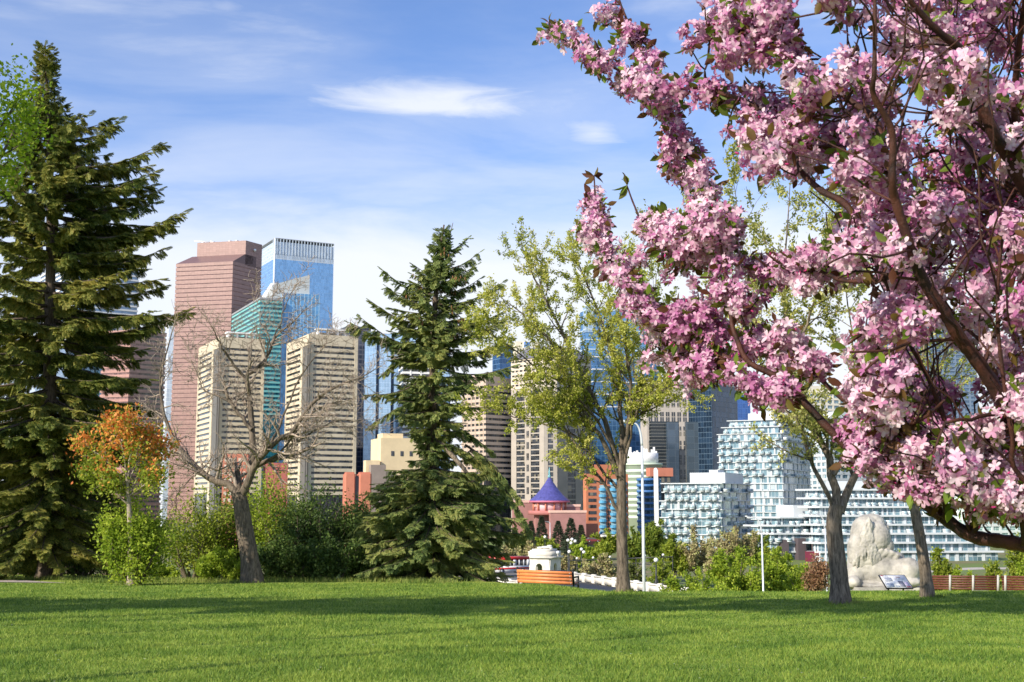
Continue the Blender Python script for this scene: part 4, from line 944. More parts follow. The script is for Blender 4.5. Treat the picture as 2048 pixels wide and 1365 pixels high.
def mid_spruce():
    R = np.random.default_rng(8); Y = 46.0; b = at(872, 1160, Y)
    t = thing('spruce_tree', 'ragged blue green spruce with a forked top in the middle of the view', 'tree', b, 'spruce trees at the lawn edge')
    tr = [at(x, y, Y) for x, y in ((872, 1164), (868, 1080), (862, 950), (866, 800), (868, 650), (876, 540), (888, 450))]; tr[0][2] = b[2] - .1
    env = [(448, 6, 6), (480, 14, 20), (520, 26, 50), (550, 60, 80), (580, 70, 75), (612, 95, 70), (650, 110, 85), (690, 85, 90), (735, 75, 110), (790, 90, 90), (830, 90, 95), (860, 60, 80), (885, 30, 55), (915, 45, 70), (945, 110, 140), (990, 145, 155), (1030, 165, 165), (1062, 170, 165), (1088, 150, 155), (1108, 110, 120)]
    ex = [(765, 540, 868, 590), (774, 574, 862, 612), (742, 603, 862, 650), (722, 636, 862, 700), (700, 647, 864, 690), (766, 748, 862, 688), (735, 790, 860, 752), (742, 852, 860, 800), (936, 476, 886, 505), (958, 506, 884, 540), (953, 530, 884, 556), (962, 556, 882, 585), (1004, 566, 878, 610), (998, 628, 876, 650), (1022, 680, 874, 700), (1024, 733, 870, 735), (1004, 640, 874, 680), (960, 775, 870, 770), (930, 830, 868, 800),
          (1058, 1060, 940, 900), (1040, 1000, 930, 890), (985, 905, 866, 840), (1000, 960, 868, 880), (706, 1062, 830, 990), (722, 1100, 840, 1040), (735, 1118, 845, 1060), (1045, 1080, 930, 1000), (1015, 1122, 900, 1070)]
    SP, SD = spruce(t, R, b, tr, .30, env, Y, SPRUCE_B, BARK_DARK, dens=2.6, spray=.52, whorl=.37, per=7, extra=ex)
    mb = MB(); P = spline([at(872, 545, Y), at(892, 500, Y + .3), at(906, 446, Y + .4)], 8); mb.tube(P, np.linspace(.05, .012, 8), 5); mb.build('leader', BARK_DARK, t)
    n = 90; s = R.random(n); c = P[(s * 6).astype(int)] + R.normal(0, .03, (n, 3)); a = R.random(n) * 6.283; D = np.stack([np.cos(a), np.sin(a), R.uniform(.1, 1.2, n)], -1)
    mb = MB(); mb.scatter(SPRAY_V, SPRAY_F, c, rot_to(R, D, up=(0, 0, 1)), R.uniform(.16, .36, n) * (1.25 - .5 * s)); mb.build('leader_needles', SPRUCE_B, t)
    # brown cones hanging near the top
    mb = MB(); zc = zat(690, Y); up = SP[(SP[:, 2] > zc) & (SP[:, 1] < Y + .3)]; hubs = up[R.integers(0, len(up), 26)]
    for h in hubs:
        near = up[np.argsort(np.linalg.norm(up - h, axis=1))[:7]]
        for q in near: p = q + R.normal(0, .06, 3) - (0, .05, .12); mb.ball(p, (.026, .026, .07), 5, 3)
    mb.build('cones', CONE_M, t)['kind'] = 'stuff'
    mb = MB(); mb.tube([at(868, 870, Y), at(890, 895, Y - .5), at(925, 935, Y - .8), at(955, 975, Y - 1)], [.13, .11, .08, .05], 7)
    mb.build('bare_limb', BARK_PALE, t, smooth=True)
mid_spruce()

def park_tree(name, label, base_px, Y, r0, trunk_tr, limbs, seed, mat, bark, n1, n2, leaf, per, L1=(.9, 2.2), L2=(.35, .9), up=.06, dYs=None, sub=True, spread=.10, group='young park trees coming into leaf', dead=False, n3=0, ang=(28, 62), tips=None):
    R = np.random.default_rng(seed); b = at(base_px[0], base_px[1], Y)
    t = thing(name, label, 'tree', b, group); k = len(trunk_tr)
    tp, tr_ = limb(trunk_tr, Y, 0, r0, r0 * .72, 12); tr_[0] *= 1.3; tr_[1] *= 1.12; tp[0][2] -= .12
    lv0 = [(tp, tr_)]; lv1, lv2, lv3 = [], [], []
    for i, (tc, ra, rb) in enumerate(limbs):
        dY = R.uniform(-1.6, 1.6) if dYs is None else dYs[i]
        l = limb(tc, Y, dY, ra, rb, 14, .025, R); lv0.append(l)
        L = np.linalg.norm(np.diff(l[0], axis=0), axis=1).sum()
        lv1 += ramify(R, l[0], l[1], int(n1 * L), .22, 1, L1[0], L1[1], ang[0], ang[1], up, 6, .15, .6)
        lv1.append(shoot(R, l[0][-1], l[0][-1] - l[0][-2], L1[1] * .3, rb, .006, 6, .12, up))
    for s in lv1: 
        L = np.linalg.norm(s[0][-1] - s[0][0]); lv2 += ramify(R, s[0], s[1], max(2, int(n2 * L)), .15, 1, L2[0], L2[1], 25, 65, up, 5, .18, .6, rmin=.006)
        lv2.append(shoot(R, s[0][-1], s[0][-1] - s[0][-2], L2[1] * .6, s[1][-1], .004, 4, .15, up))
    if n3:
        for s in lv2:
            L = np.linalg.norm(s[0][-1] - s[0][0]); lv3 += ramify(R, s[0], s[1], max(1, int(n3 * L)), .1, 1, .2, .62, 25, 70, up, 5, .2, .7, rmin=.010)
    wood(t, 'trunk', bark, [lv0[:1], lv0[1:]], (14, 10))
    wood(t, 'branches', bark if not dead else BARK_TWIG, [lv1, lv2, lv3], (5, 4, 3))
    if per:
        P, D = along(R, lv2, per, .1, spread, 5); D[:, 2] -= .15
        foliage(t, 'crown', mat, R, P, D, leaf[0], leaf[1])
    return t
LIME = mat_leaf('fresh spring leaves', [(.22, .27, .03), (.40, .44, .055), (.54, .55, .11), (.62, .59, .20)], trans=.48, clump=.5)
LIME_P = mat_leaf('pale spring leaves', [(.20, .23, .04), (.36, .38, .08), (.50, .50, .15), (.60, .57, .24)], trans=.4, clump=.5)
park_tree('leafing_tree', 'young tree with V shaped branches and sparse lime leaves beside the tall lamp post', (1247, 1179), 33.0, .165,
    [(1247, 1179), (1245, 1120), (1243, 1050), (1243, 985), (1243, 930)],
    [([(1242, 950), (1228, 895), (1205, 835), (1180, 780), (1148, 715), (1118, 650), (1090, 595), (1064, 545), (1048, 505)], .085, .012),
     ([(1240, 960), (1215, 900), (1190, 855), (1160, 815), (1130, 750), (1108, 690), (1065, 645), (1015, 605)], .075, .012),
     ([(1243, 935), (1252, 880), (1262, 830), (1278, 770), (1292, 700), (1304, 640), (1312, 560)], .09, .012),
     ([(1244, 945), (1262, 870), (1285, 800), (1325, 778), (1372, 770)], .05, .012),
     ([(1242, 900), (1242, 830), (1236, 740), (1218, 690), (1202, 640), (1180, 580), (1158, 525), (1145, 500)], .07, .010),
     ([(1243, 920), (1258, 850), (1262, 760), (1252, 680), (1262, 600), (1252, 530)], .065, .010),
     ([(1243, 1030), (1212, 980), (1190, 945), (1150, 885), (1105, 825), (1052, 790)], .05, .010),
     ([(1240, 985), (1200, 935), (1150, 870), (1095, 850), (1020, 830), (960, 815)], .045, .008),
     ([(1238, 930), (1200, 850), (1140, 780), (1080, 740), (1010, 690), (960, 650)], .045, .008)],
    31, LIME, BARK_GREY, 4.6, 4.6, (.045, .09), 70, L1=(.5, 1.4), L2=(.3, .75), dYs=[.8, -1.2, .5, -.8, 1.5, -1.6, -.6, 1.2, -1.9])
park_tree('leafing_tree', 'forked park tree whose pale leafing crown rises behind the pink blossoms', (1681, 1207), 26.0, .205,
    [(1681, 1207), (1678, 1150), (1670, 1080), (1668, 1040), (1674, 1010)],
    [([(1668, 1020), (1652, 985), (1630, 945), (1610, 890), (1590, 835), (1565, 780), (1530, 700), (1500, 600), (1480, 480), (1470, 380)], .055, .008),
     ([(1674, 1020), (1670, 960), (1652, 910), (1622, 850), (1598, 795), (1580, 720), (1570, 620), (1575, 500), (1580, 370)], .10, .009),
     ([(1668, 950), (1690, 895), (1702, 850), (1710, 760), (1700, 640), (1680, 500)], .05, .008),
     ([(1680, 1025), (1700, 975), (1718, 935), (1734, 890), (1765, 820), (1800, 700), (1830, 560), (1850, 400)], .10, .010),
     ([(1600, 800), (1540, 720), (1470, 640), (1420, 540), (1390, 450)], .04, .007),
     ([(1580, 720), (1620, 640), (1650, 540), (1670, 430)], .04, .007)],
    33, LIME_P, BARK_PALE, 3.8, 4.6, (.05, .095), 64, L1=(.6, 1.6), L2=(.25, .7), dYs=[-.8, .8, -.5, 1.0, .3, -1.0])
park_tree('leafing_tree', 'slim straight park tree standing just right of the stone lion', (1855, 1189), 29.5, .15,
    [(1855, 1189), (1850, 1140), (1840, 1075), (1828, 1010), (1822, 960)],
    [([(1822, 970), (1815, 880), (1800, 780), (1790, 640), (1780, 500)], .07, .01), ([(1824, 980), (1840, 880), (1870, 780), (1900, 660), (1930, 500), (1950, 380)], .08, .01),
     ([(1822, 930), (1860, 820), (1920, 740), (1970, 640)], .05, .01), ([(1822, 920), (1840, 780), (1850, 640), (1860, 480)], .05, .01)],
    37, LIME, BARK_PALE, 3.4, 4.0, (.05, .1), 18, L1=(.6, 1.6), L2=(.3, .7))
park_tree('bare_tree', 'leafless gnarled tree with a leaning grey trunk in front of the beige towers', (505, 1163), 42.5, .34,
    [(505, 1163), (497, 1104), (488, 1051), (482, 1009), (477, 985)],
    [([(474, 1000), (466, 978), (452, 965), (424, 960), (400, 944), (382, 924), (361, 900), (338, 860), (322, 810), (318, 760), (330, 705), (345, 660)], 0.152, 0.019),
     ([(476, 995), (474, 970), (473, 944)], 0.160, 0.128),
     ([(480, 1000), (490, 980), (497, 955), (511, 930), (530, 905), (557, 876), (584, 866), (605, 826), (637, 798), (676, 767), (716, 761), (752, 738)], 0.160, 0.015),
     ([(512, 932), (540, 922), (564, 916), (590, 909), (622, 895)], 0.096, 0.060),
     ([(500, 945), (506, 905), (505, 877), (503, 825), (496, 775), (490, 752), (510, 742), (531, 719), (542, 692), (552, 672), (575, 655), (600, 630)], 0.136, 0.022),
     ([(490, 755), (467, 727), (447, 700), (433, 675), (424, 655)], 0.056, 0.015),
     ([(504, 860), (490, 845), (465, 812), (452, 785), (452, 776)], 0.072, 0.053),
     ([(470, 815), (440, 795), (407, 780), (394, 745), (380, 715)], 0.040, 0.011),
     ([(545, 688), (560, 650), (575, 600), (590, 575)], 0.032, 0.009), ([(542, 695), (530, 660), (520, 640), (535, 610)], 0.032, 0.009),
     ([(560, 875), (600, 880), (650, 850), (690, 840), (735, 850)], 0.048, 0.009), ([(530, 906), (560, 850), (600, 760), (640, 700), (670, 680)], 0.048, 0.009),
     ([(510, 930), (560, 905), (620, 830), (660, 810), (700, 800)], 0.048, 0.009), ([(400, 944), (380, 960), (355, 990), (350, 1030)], 0.032, 0.007)],
    41, None, BARK_GREY, 3.9, 4.6, (.05, .08), 0, L1=(.5, 1.7), L2=(.25, .8), up=.03, group='leafless trees', dead=True, n3=11.0, ang=(30, 85))

# small tree with orange-tinted new leaves, and its leafy base
def orange_tree():
    R = np.random.default_rng(51); Y = 39.0; b = at(263, 1167, Y)
    t = thing('flowering_maple', 'small tree with orange topped spring crown in front of the dark spruce', 'tree', b)
    tp, tr = limb([(263, 1167), (262, 1120), (261, 1060), (257, 1000), (254, 960)], Y, 0, .13, .055, 10); tr[0] *= 1.3; tp[0][2] -= .1
    lv1 = []
    for tc in ([(256, 985), (235, 950), (205, 915), (175, 895), (160, 885)], [(255, 975), (250, 920), (235, 870), (215, 850)], [(254, 965), (262, 915), (262, 865), (258, 835)], [(256, 990), (285, 945), (305, 915), (325, 890)], [(255, 975), (280, 910), (290, 870)], [(256, 1000), (225, 970), (195, 955), (180, 940)], [(256, 995), (290, 970), (315, 945)], [(258, 1015), (235, 985), (220, 960)]):
        lv1.append(limb(tc, Y, R.uniform(-1, 1), .035, .01, 8, .02, R))
    lv2 = []
    for l in lv1: lv2 += ramify(R, l[0], l[1], 16, .3, 1, .35, .95, 30, 65, .12, 5, .15, .6)
    wood(t, 'trunk', mat_bark('pale smooth bark', (.16, .13, .10), (.42, .36, .29)), [[(tp, tr)], lv1, lv2], (10, 6, 3))
    P, D = along(R, lv2, 48, .2, .17); zt = zat(912, Y) + .35 * np.sin(P[:, 0] * 4) + R.normal(0, .5, len(P)); hi = (P[:, 2] > zt) & (R.random(len(P)) < .78)
    # the outer shoots also carry orange bunches
    foliage(t, 'orange_leaves', mat_leaf('orange blossom bunches', [(.60, .17, .04), (.76, .27, .06), (.82, .38, .11), (.60, .42, .06)], trans=.4, clump=2.0), R, P[hi], D[hi], .08, .16)
    foliage(t, 'green_leaves', LIME_MID, R, P[~hi], D[~hi], .08, .15)
LIME_MID = mat_leaf('light green leaves', [(.15, .22, .022), (.29, .36, .035), (.45, .49, .08)], trans=.48, clump=.8)
orange_tree()

LEAFS = {'lime': LIME_MID,
         'bright': mat_leaf('bright shrub leaves', [(.16, .25, .022), (.31, .42, .035), (.47, .55, .07)], trans=.48, clump=.9),
         'mid': mat_leaf('mid green shrub leaves', [(.09, .15, .02), (.18, .25, .03), (.30, .35, .06)], trans=.42, clump=.7),
         'dark': mat_leaf('deep green shrub leaves', [(.045, .09, .022), (.10, .165, .036), (.18, .25, .06)], trans=.4, clump=.7),
         'olive': mat_leaf('olive shrub leaves', [(.06, .08, .02), (.12, .15, .03), (.20, .22, .06)], trans=.35, clump=.7),
         'russet': mat_leaf('russet dry twigs and buds', [(.18, .09, .05), (.30, .17, .09), (.36, .25, .14)], trans=.2, clump=.7),
         'tan': mat_leaf('tan budding twigs', [(.25, .20, .10), (.36, .31, .16), (.38, .40, .14)], trans=.2, clump=.5),
         'plum': mat_leaf('plum coloured buds', [(.24, .13, .14), (.36, .22, .22), (.36, .30, .18)], trans=.2, clump=.7)}
STEM_M = mat_bark('shrub stems', (.05, .04, .03), (.20, .16, .12))
def shrub(label, px, ytop, hw, Y, kind, seed, n=14, per=34, leaf=(.06, .12), ybase=None, group='shrubs along the lawn edge', flare=.75, cat='shrub', name='shrub', low=.12):
    R = np.random.default_rng(seed); zt = zat(ytop, Y)
    x = xat(px, Y, zt); z0 = gz(x, Y) if ybase is None else zat(ybase, Y); h = zt - z0; w = hw / F * Y
    t = thing(name, label, cat, (x, Y, z0), group); st, tw = [], []
    for i in range(n):
        a = R.random() * 6.283; rr = math.sqrt(R.random()); d = np.array((math.cos(a) * rr * w * flare, math.sin(a) * rr * w * flare * .8, 0))
        top = np.array((x, Y, z0)) + d * 1.25 + np.array((0, 0, h * R.uniform(.62, .95) * (1 - .35 * rr * rr)))
        p0 = np.array((x, Y, z0 - .1)) + d * .22; mid = (p0 + top) / 2 + d * .12 + R.normal(0, .06 * h, 3)
        s = (spline([p0, mid, top], 8), np.linspace(.03 + .008 * h, .008, 8)); st.append(s)
        tw += ramify(R, s[0], s[1], 9, low + .08, 1, .12 * h, .34 * h, 25, 70, .06, 5, .16, .55)
    wood(t, 'stems', STEM_M, [st, tw], (6, 3))
    P, D = along(R, tw, int(per * 1.7), .1, .055 * h); foliage(t, 'leaves', LEAFS[kind], R, P, D, leaf[0] * 1.2, leaf[1] * 1.2); return t
SHRUBS = [
 ('bright green leafy sucker growth around the base of the orange topped tree', 275, 985, 72, 39.6, 'bright', 18, 40, .7),
 ('bright green shrub at the far left edge below the large spruce', 22, 1000, 62, 49.5, 'bright', 14, 40, .8),
 ('mid green shrub left of the large spruce, partly outside the picture', -60, 985, 70, 50.5, 'mid', 12, 36, .8),
 ('dark shrub between the large spruce trunk and the orange topped tree', 175, 1010, 62, 52, 'dark', 14, 40, .8),
 ('light olive shrub with many dark stems left of the bare tree', 392, 965, 62, 47, 'lime', 16, 30, .8),
 ('low lime shrub at the lawn edge left of the bare tree trunk', 443, 1100, 48, 43.6, 'bright', 10, 40, .8),
 ('tall mid green shrub close behind the bare tree trunk', 470, 950, 48, 48.5, 'mid', 14, 26, .7),
 ('tall yellow green shrub right of the bare tree trunk', 545, 935, 60, 48, 'bright', 16, 28, .8),
 ('dark low shrub right of the bare tree trunk at the lawn edge', 575, 1065, 62, 45.2, 'dark', 14, 34, .85),
 ('broad deep green shrub in front of the right beige tower', 632, 955, 66, 47, 'dark', 18, 34, .8),
 ('dark green shrub at the lawn edge between bare tree and middle spruce', 672, 1062, 66, 45, 'dark', 16, 36, .85),
 ('bluish green shrub touching the left side of the middle spruce', 712, 975, 52, 48, 'dark', 16, 34, .8),
 ('dark shrub behind the trunk of the middle spruce', 790, 1070, 62, 46.5, 'dark', 14, 34, .85),
 ('tall dark bush behind the trunk of the large spruce at the far left', 45, 900, 80, 56, 'dark', 16, 40, .85),
 ('tall dark bush between the large spruce and the brown tower', 150, 915, 70, 57, 'dark', 16, 40, .85),
 ('dark bush close behind the orange topped tree', 225, 985, 60, 55, 'dark', 16, 40, .85),
 ('low pale green weeds and seedlings at the lawn edge below the large spruce', 320, 1128, 34, 44.5, 'bright', 10, 26, .9)]
for i, (lb, px, yt, hw, Y, kd, n, per, fl) in enumerate(SHRUBS): shrub(lb, px, yt, hw, Y, kd, 100 + i, n, per, flare=fl)
shrub('russet dry shrub growing just left of the stone lion', 1632, 1108, 30, 56, 'russet', 140, 16, 16, (.05, .12), ybase=1190)
shrub('low green shrub at the left of the russet shrub near the lion', 1603, 1128, 36, 60, 'bright', 141, 12, 30, ybase=1192)
shrub('little lime bush at the right foot of the lion plinth', 1850, 1172, 14, 47, 'bright', 142, 6, 14, (.05, .1), ybase=1183)

# trees and bushes down in the valley, each with trunk and crown
def valley_tree(label, px, ytop, hw, Y, kind, seed, n=1500, leaf=None, shape=.62, group='trees in the river valley', low=.22):
    R = np.random.default_rng(seed); zt = zat(ytop, Y); x = xat(px, Y, zt); z0 = gz(x, Y); h = zt - z0; w = hw / F * Y
    t = thing('valley_tree', label, 'tree', (x, Y, z0), group); limbs, tw = [], []
    fork = z0 + h * low; ch = zt - fork
    tp = np.array([(x, Y, z0 - .3), (x + R.normal(0, .1), Y, (z0 + fork) / 2), (x, Y, fork + ch * .1)]); tr = np.array([.05 + h * .012, .04 + h * .01, .03 + h * .009])
    for i in range(13):
        a = R.random() * 6.283; rr = math.sqrt(R.random()); q = np.array((x + math.cos(a) * rr * w * .8, Y + math.sin(a) * rr * w * .8, fork + ch * R.uniform(.35, 1.0) * (1 - .18 * rr * rr)))
        s = (spline([tp[-1] - (0, 0, ch * .1 * R.random()), (tp[-1] + q) / 2 + R.normal(0, .05 * w, 3) + (0, 0, -.03 * ch), q], 6), np.linspace(.02 + h * .006, .015, 6)); limbs.append(s)
        tw += ramify(R, s[0], s[1], 7, .3, 1, .16 * w + .1 * ch, .3 * w + .16 * ch, 20, 70, .05, 4, .15, .6)
    wood(t, 'trunk', BARK_PALE, [[(tp, tr)], limbs, tw], (7, 5, 3))
    per = max(6, int(4.2 * n) // len(tw)); P, D = along(R, tw, per, .1, .05 * min(w, ch) + .05)
    ls = leaf or (.0013 * Y + .02, .0025 * Y + .03); foliage(t, 'crown', LEAFS[kind], R, P, D, ls[0], ls[1], .34); return t
VT = [('bright lime tree just below the lawn edge right of the tall lamp post', 1372, 1120, 52, 118, 'bright', 3600), ('largest bright lime tree left of the white street lamp', 1468, 1090, 62, 135, 'bright', 4600),
 ('lime tree between the two largest lime trees below the lawn edge', 1424, 1122, 44, 112, 'bright', 3000), ('bright lime tree right of the white street lamp', 1556, 1100, 52, 140, 'bright', 3800), ('lime bush nearest to the russet shrub', 1600, 1128, 30, 128, 'lime', 1500),
 ('tan budding tree in front of the mid rise condominium', 1392, 1066, 46, 300, 'tan', 1600), ('russet budding tree in front of the tallest condominium', 1474, 1060, 46, 310, 'tan', 2000), ('olive tree at the left corner of the long low condominium', 1514, 1066, 28, 330, 'mid', 1300),
 ('grey plum tree before the long low condominium', 1546, 1080, 26, 300, 'lime', 1200), ('tall green tree directly right of the tall lamp post', 1312, 1036, 40, 320, 'mid', 2200), ('green tree between lamp post and mid rise condominium', 1348, 1072, 28, 300, 'lime', 1300), ('green tree just left of the tall lamp post', 1268, 1062, 24, 330, 'mid', 1200),
 ('yellow green tree below the orange building', 1210, 1066, 32, 400, 'lime', 1400), ('plum budding tree near the white car', 1200, 1082, 22, 340, 'lime', 900), ('lime tree behind the black twin globe lamp', 1165, 1084, 34, 310, 'bright', 1500), ('tan bush on the slope right of the stone pavilion', 1130, 1102, 30, 300, 'tan', 1100),
 ('lime tree left of the black globe lamp', 1092, 1070, 24, 400, 'lime', 1200), ('tan leafless bush behind the stone pavilion', 1062, 1088, 34, 340, 'tan', 1300), ('russet bush below the orange building at the slope', 1216, 1112, 34, 250, 'tan', 1200), ('brown bush right of the bench beyond the parapet', 1180, 1122, 34, 235, 'tan', 1200),
 ('tan bush between the young tree and the lamp post', 1268, 1115, 28, 220, 'olive', 1200), ('lime bush at the foot of the tall lamp post', 1320, 1118, 26, 200, 'lime', 1200), ('lime tree right of the stone lion', 1880, 1098, 34, 170, 'lime', 1700), ('yellow green bush right of the slim park tree', 1922, 1118, 26, 160, 'bright', 1200),
 ('light green tree at the far right edge of the field', 2040, 1062, 30, 170, 'lime', 1800), ('bush on the field behind the benches', 1985, 1122, 16, 240, 'lime', 700), ('green bush behind the lion', 1790, 1096, 26, 200, 'lime', 1000), ('tan bush at the left of the pavilion', 1020, 1096, 30, 350, 'tan', 1100),
 ('olive tree in front of the pink podium', 1040, 1052, 26, 430, 'olive', 1200), ('bare tan tree in the low ground left of the condominium', 1430, 1082, 30, 280, 'tan', 1200), ('lime tree at right edge below the blossoms', 2070, 1090, 36, 150, 'bright', 1500)]
for i, (lb, px, yt, hw, Y, kd, n) in enumerate(VT): valley_tree(lb, px, yt, hw, Y, kd, 300 + i, n, low=(.42 if Y < 180 else .15) if kd in ('bright', 'lime') else .2)
def valley_conifer(label, px, ytop, hw, Y, seed):
    R = np.random.default_rng(seed); zt = zat(ytop, Y); x = xat(px, Y, zt); z0 = gz(x, Y); h = zt - z0; w = max(hw / F * Y, h * .16)
    t = thing('valley_conifer', label, 'tree', (x, Y, z0), 'conifers in the river valley')
    mb = MB(); mb.tube([(x, Y, z0 - .2), (x, Y, zt)], [.25, .03], 6); mb.build('trunk', BARK_DARK, t)
    n = 800; f = R.random(n) ** .85; a = R.random(n) * 6.283; r = w * (1 - f) * R.uniform(.25, .9, n); P = np.stack([x + r * np.cos(a), Y + r * np.sin(a), z0 + h * (.06 + .92 * f)], -1)
    D = np.stack([np.cos(a), np.sin(a), -.35 + .9 * f], -1); mb = MB(); mb.scatter(SPRAY_V, SPRAY_F, P, rot_to(R, D, up=(0, 0, 1)), (.13 * h + .1) * (1.05 - .6 * f)); mb.build('crown', SPRUCE_V, t)
SPRUCE_V = mat_leaf('far spruce needles', [(.04, .065, .045), (.08, .11, .065), (.13, .15, .09)], trans=.15, clump=.3)
for i, (lb, px, yt, hw, Y) in enumerate((('tallest dark conifer below the pink podium', 1142, 1036, 24, 440), ('dark conifer left of the tallest conifer below the podium', 1116, 1042, 24, 450), ('slim conifer directly below the pagoda', 1083, 1032, 16, 500), ('short conifer right below the pink podium', 1162, 1050, 20, 430), ('small conifer below the left wing of the pink hall', 1062, 1042, 16, 480))):
    valley_conifer(lb, px, yt, hw, Y, 500 + i)

# broad-leaved trees standing left of the view: one reaches into the top left corner, the others throw the long shade on the lawn
def broad_tree(label, x, y, h, r, seed, n, leaf=(.07, .13), crown_low=.35, mat=None, sq=1.0, tk=1.0):
    R = np.random.default_rng(seed); z0 = gz(x, y); t = thing('maple_tree', label, 'tree', (x, y, z0), 'broad leaved trees left of the lawn'); fork = z0 + h * crown_low; cz = (fork + z0 + h) / 2; ch = (z0 + h - fork) / 2
    tp = np.array([(x, y, z0 - .2), (x, y, z0 + (fork - z0) * .5), (x, y, fork)]); limbs, tw = [], []
    for i in range(16):
        d = nrm(R.normal(0, 1, 3)); q = np.array((x, y, cz)) + d * np.array((r, r * sq, ch)) * R.uniform(.55, .9); s0 = tp[-1] + (0, 0, -.3 * R.random())
        s = (spline([s0, (s0 + q) / 2 + R.normal(0, .15, 3), q], 8), np.linspace(.07, .015, 8) * tk); limbs.append(s); tw += ramify(R, s[0], s[1], 9, .3, 1, .2 * r, .45 * r, 25, 70, .03, 5, .15, .6)
    wood(t, 'trunk', BARK_GREY, [[(tp, np.array([.2, .17, .14]) * tk)], limbs, tw], (10, 6, 3))
    P, D = along(R, tw, max(5, n // len(tw)), .15, .05 * r); D[:, 2] -= .3; foliage(t, 'crown', mat or MAPLE, R, P, D, leaf[0], leaf[1], .36)
MAPLE = mat_leaf('bright maple leaves', [(.18, .29, .015), (.32, .45, .02), (.48, .58, .06)], trans=.5, clump=.6)
broad_tree('bright green maple whose leafy branches hang into the top left corner', -10.35, 18.0, 11.6, 3.5, 61, 36000, (.05, .10), .30)
for lb, x, y, h, cl, sd in (('round maple farthest left of the lawn throwing shade', -19.8, 17.7, 9.6, .45, 62), ('maple left of the lawn just beyond the picture edge', -16.1, 16.5, 11.2, .45, 63), ('mid sized maple left of the lawn throwing shade', -12.6, 14.2, 13.2, .52, 64),
                            ('taller maple left of the viewer throwing shade', -11.2, 11.8, 15.2, .58, 65), ('high crowned maple close left of the viewer', -9.7, 9.4, 17.2, .63, 66), ('tallest maple nearest to the viewer at left', -8.2, 7.1, 19.2, .66, 67)):
    broad_tree(lb, x, y, h, 2.9, sd, 17000, (.12, .22), cl, tk=.42)
# ------------------------------------------------------------------ the flowering crab apple close to the viewer
def flower_template():
    V, Fc = [], []
    prof = [(0.03, .05, 0), (.28, .21, .13), (.58, .29, .27), (.86, .22, .33), (1.0, .03, .30)]     # along, half width, lift
    for k in range(5):
        a = k / 5 * 6.283; c, s = math.cos(a), math.sin(a); b = len(V)
        for (l, w, h) in prof:
            for sg in (-1, 0, 1):
                x, y, z = w * sg, l, h + (.05 * abs(sg) if l < .9 else 0); V.append((c * x - s * y, z, s * x + c * y))
        for i in range(4):
            for j in range(2): p = b + i * 3 + j; Fc.append((p, p + 1, p + 4, p + 3))
    return np.array(V), Fc
FLW_V, FLW_F = flower_template()                          # opens along +Y
def bud_template():
    V, Fc = [], []; pr = [(0, .0), (.12, .10), (.32, .16), (.55, .13), (.72, .03)]
    for (y, r) in pr:
        for k in range(5): a = k / 5 * 6.283; V.append((r * math.cos(a), y, r * math.sin(a)))
    for i in range(4):
        for k in range(5): Fc.append((i * 5 + k, i * 5 + (k + 1) % 5, i * 5 + 5 + (k + 1) % 5, i * 5 + 5 + k))
    return np.array(V), Fc
BUD_V, BUD_F = bud_template()
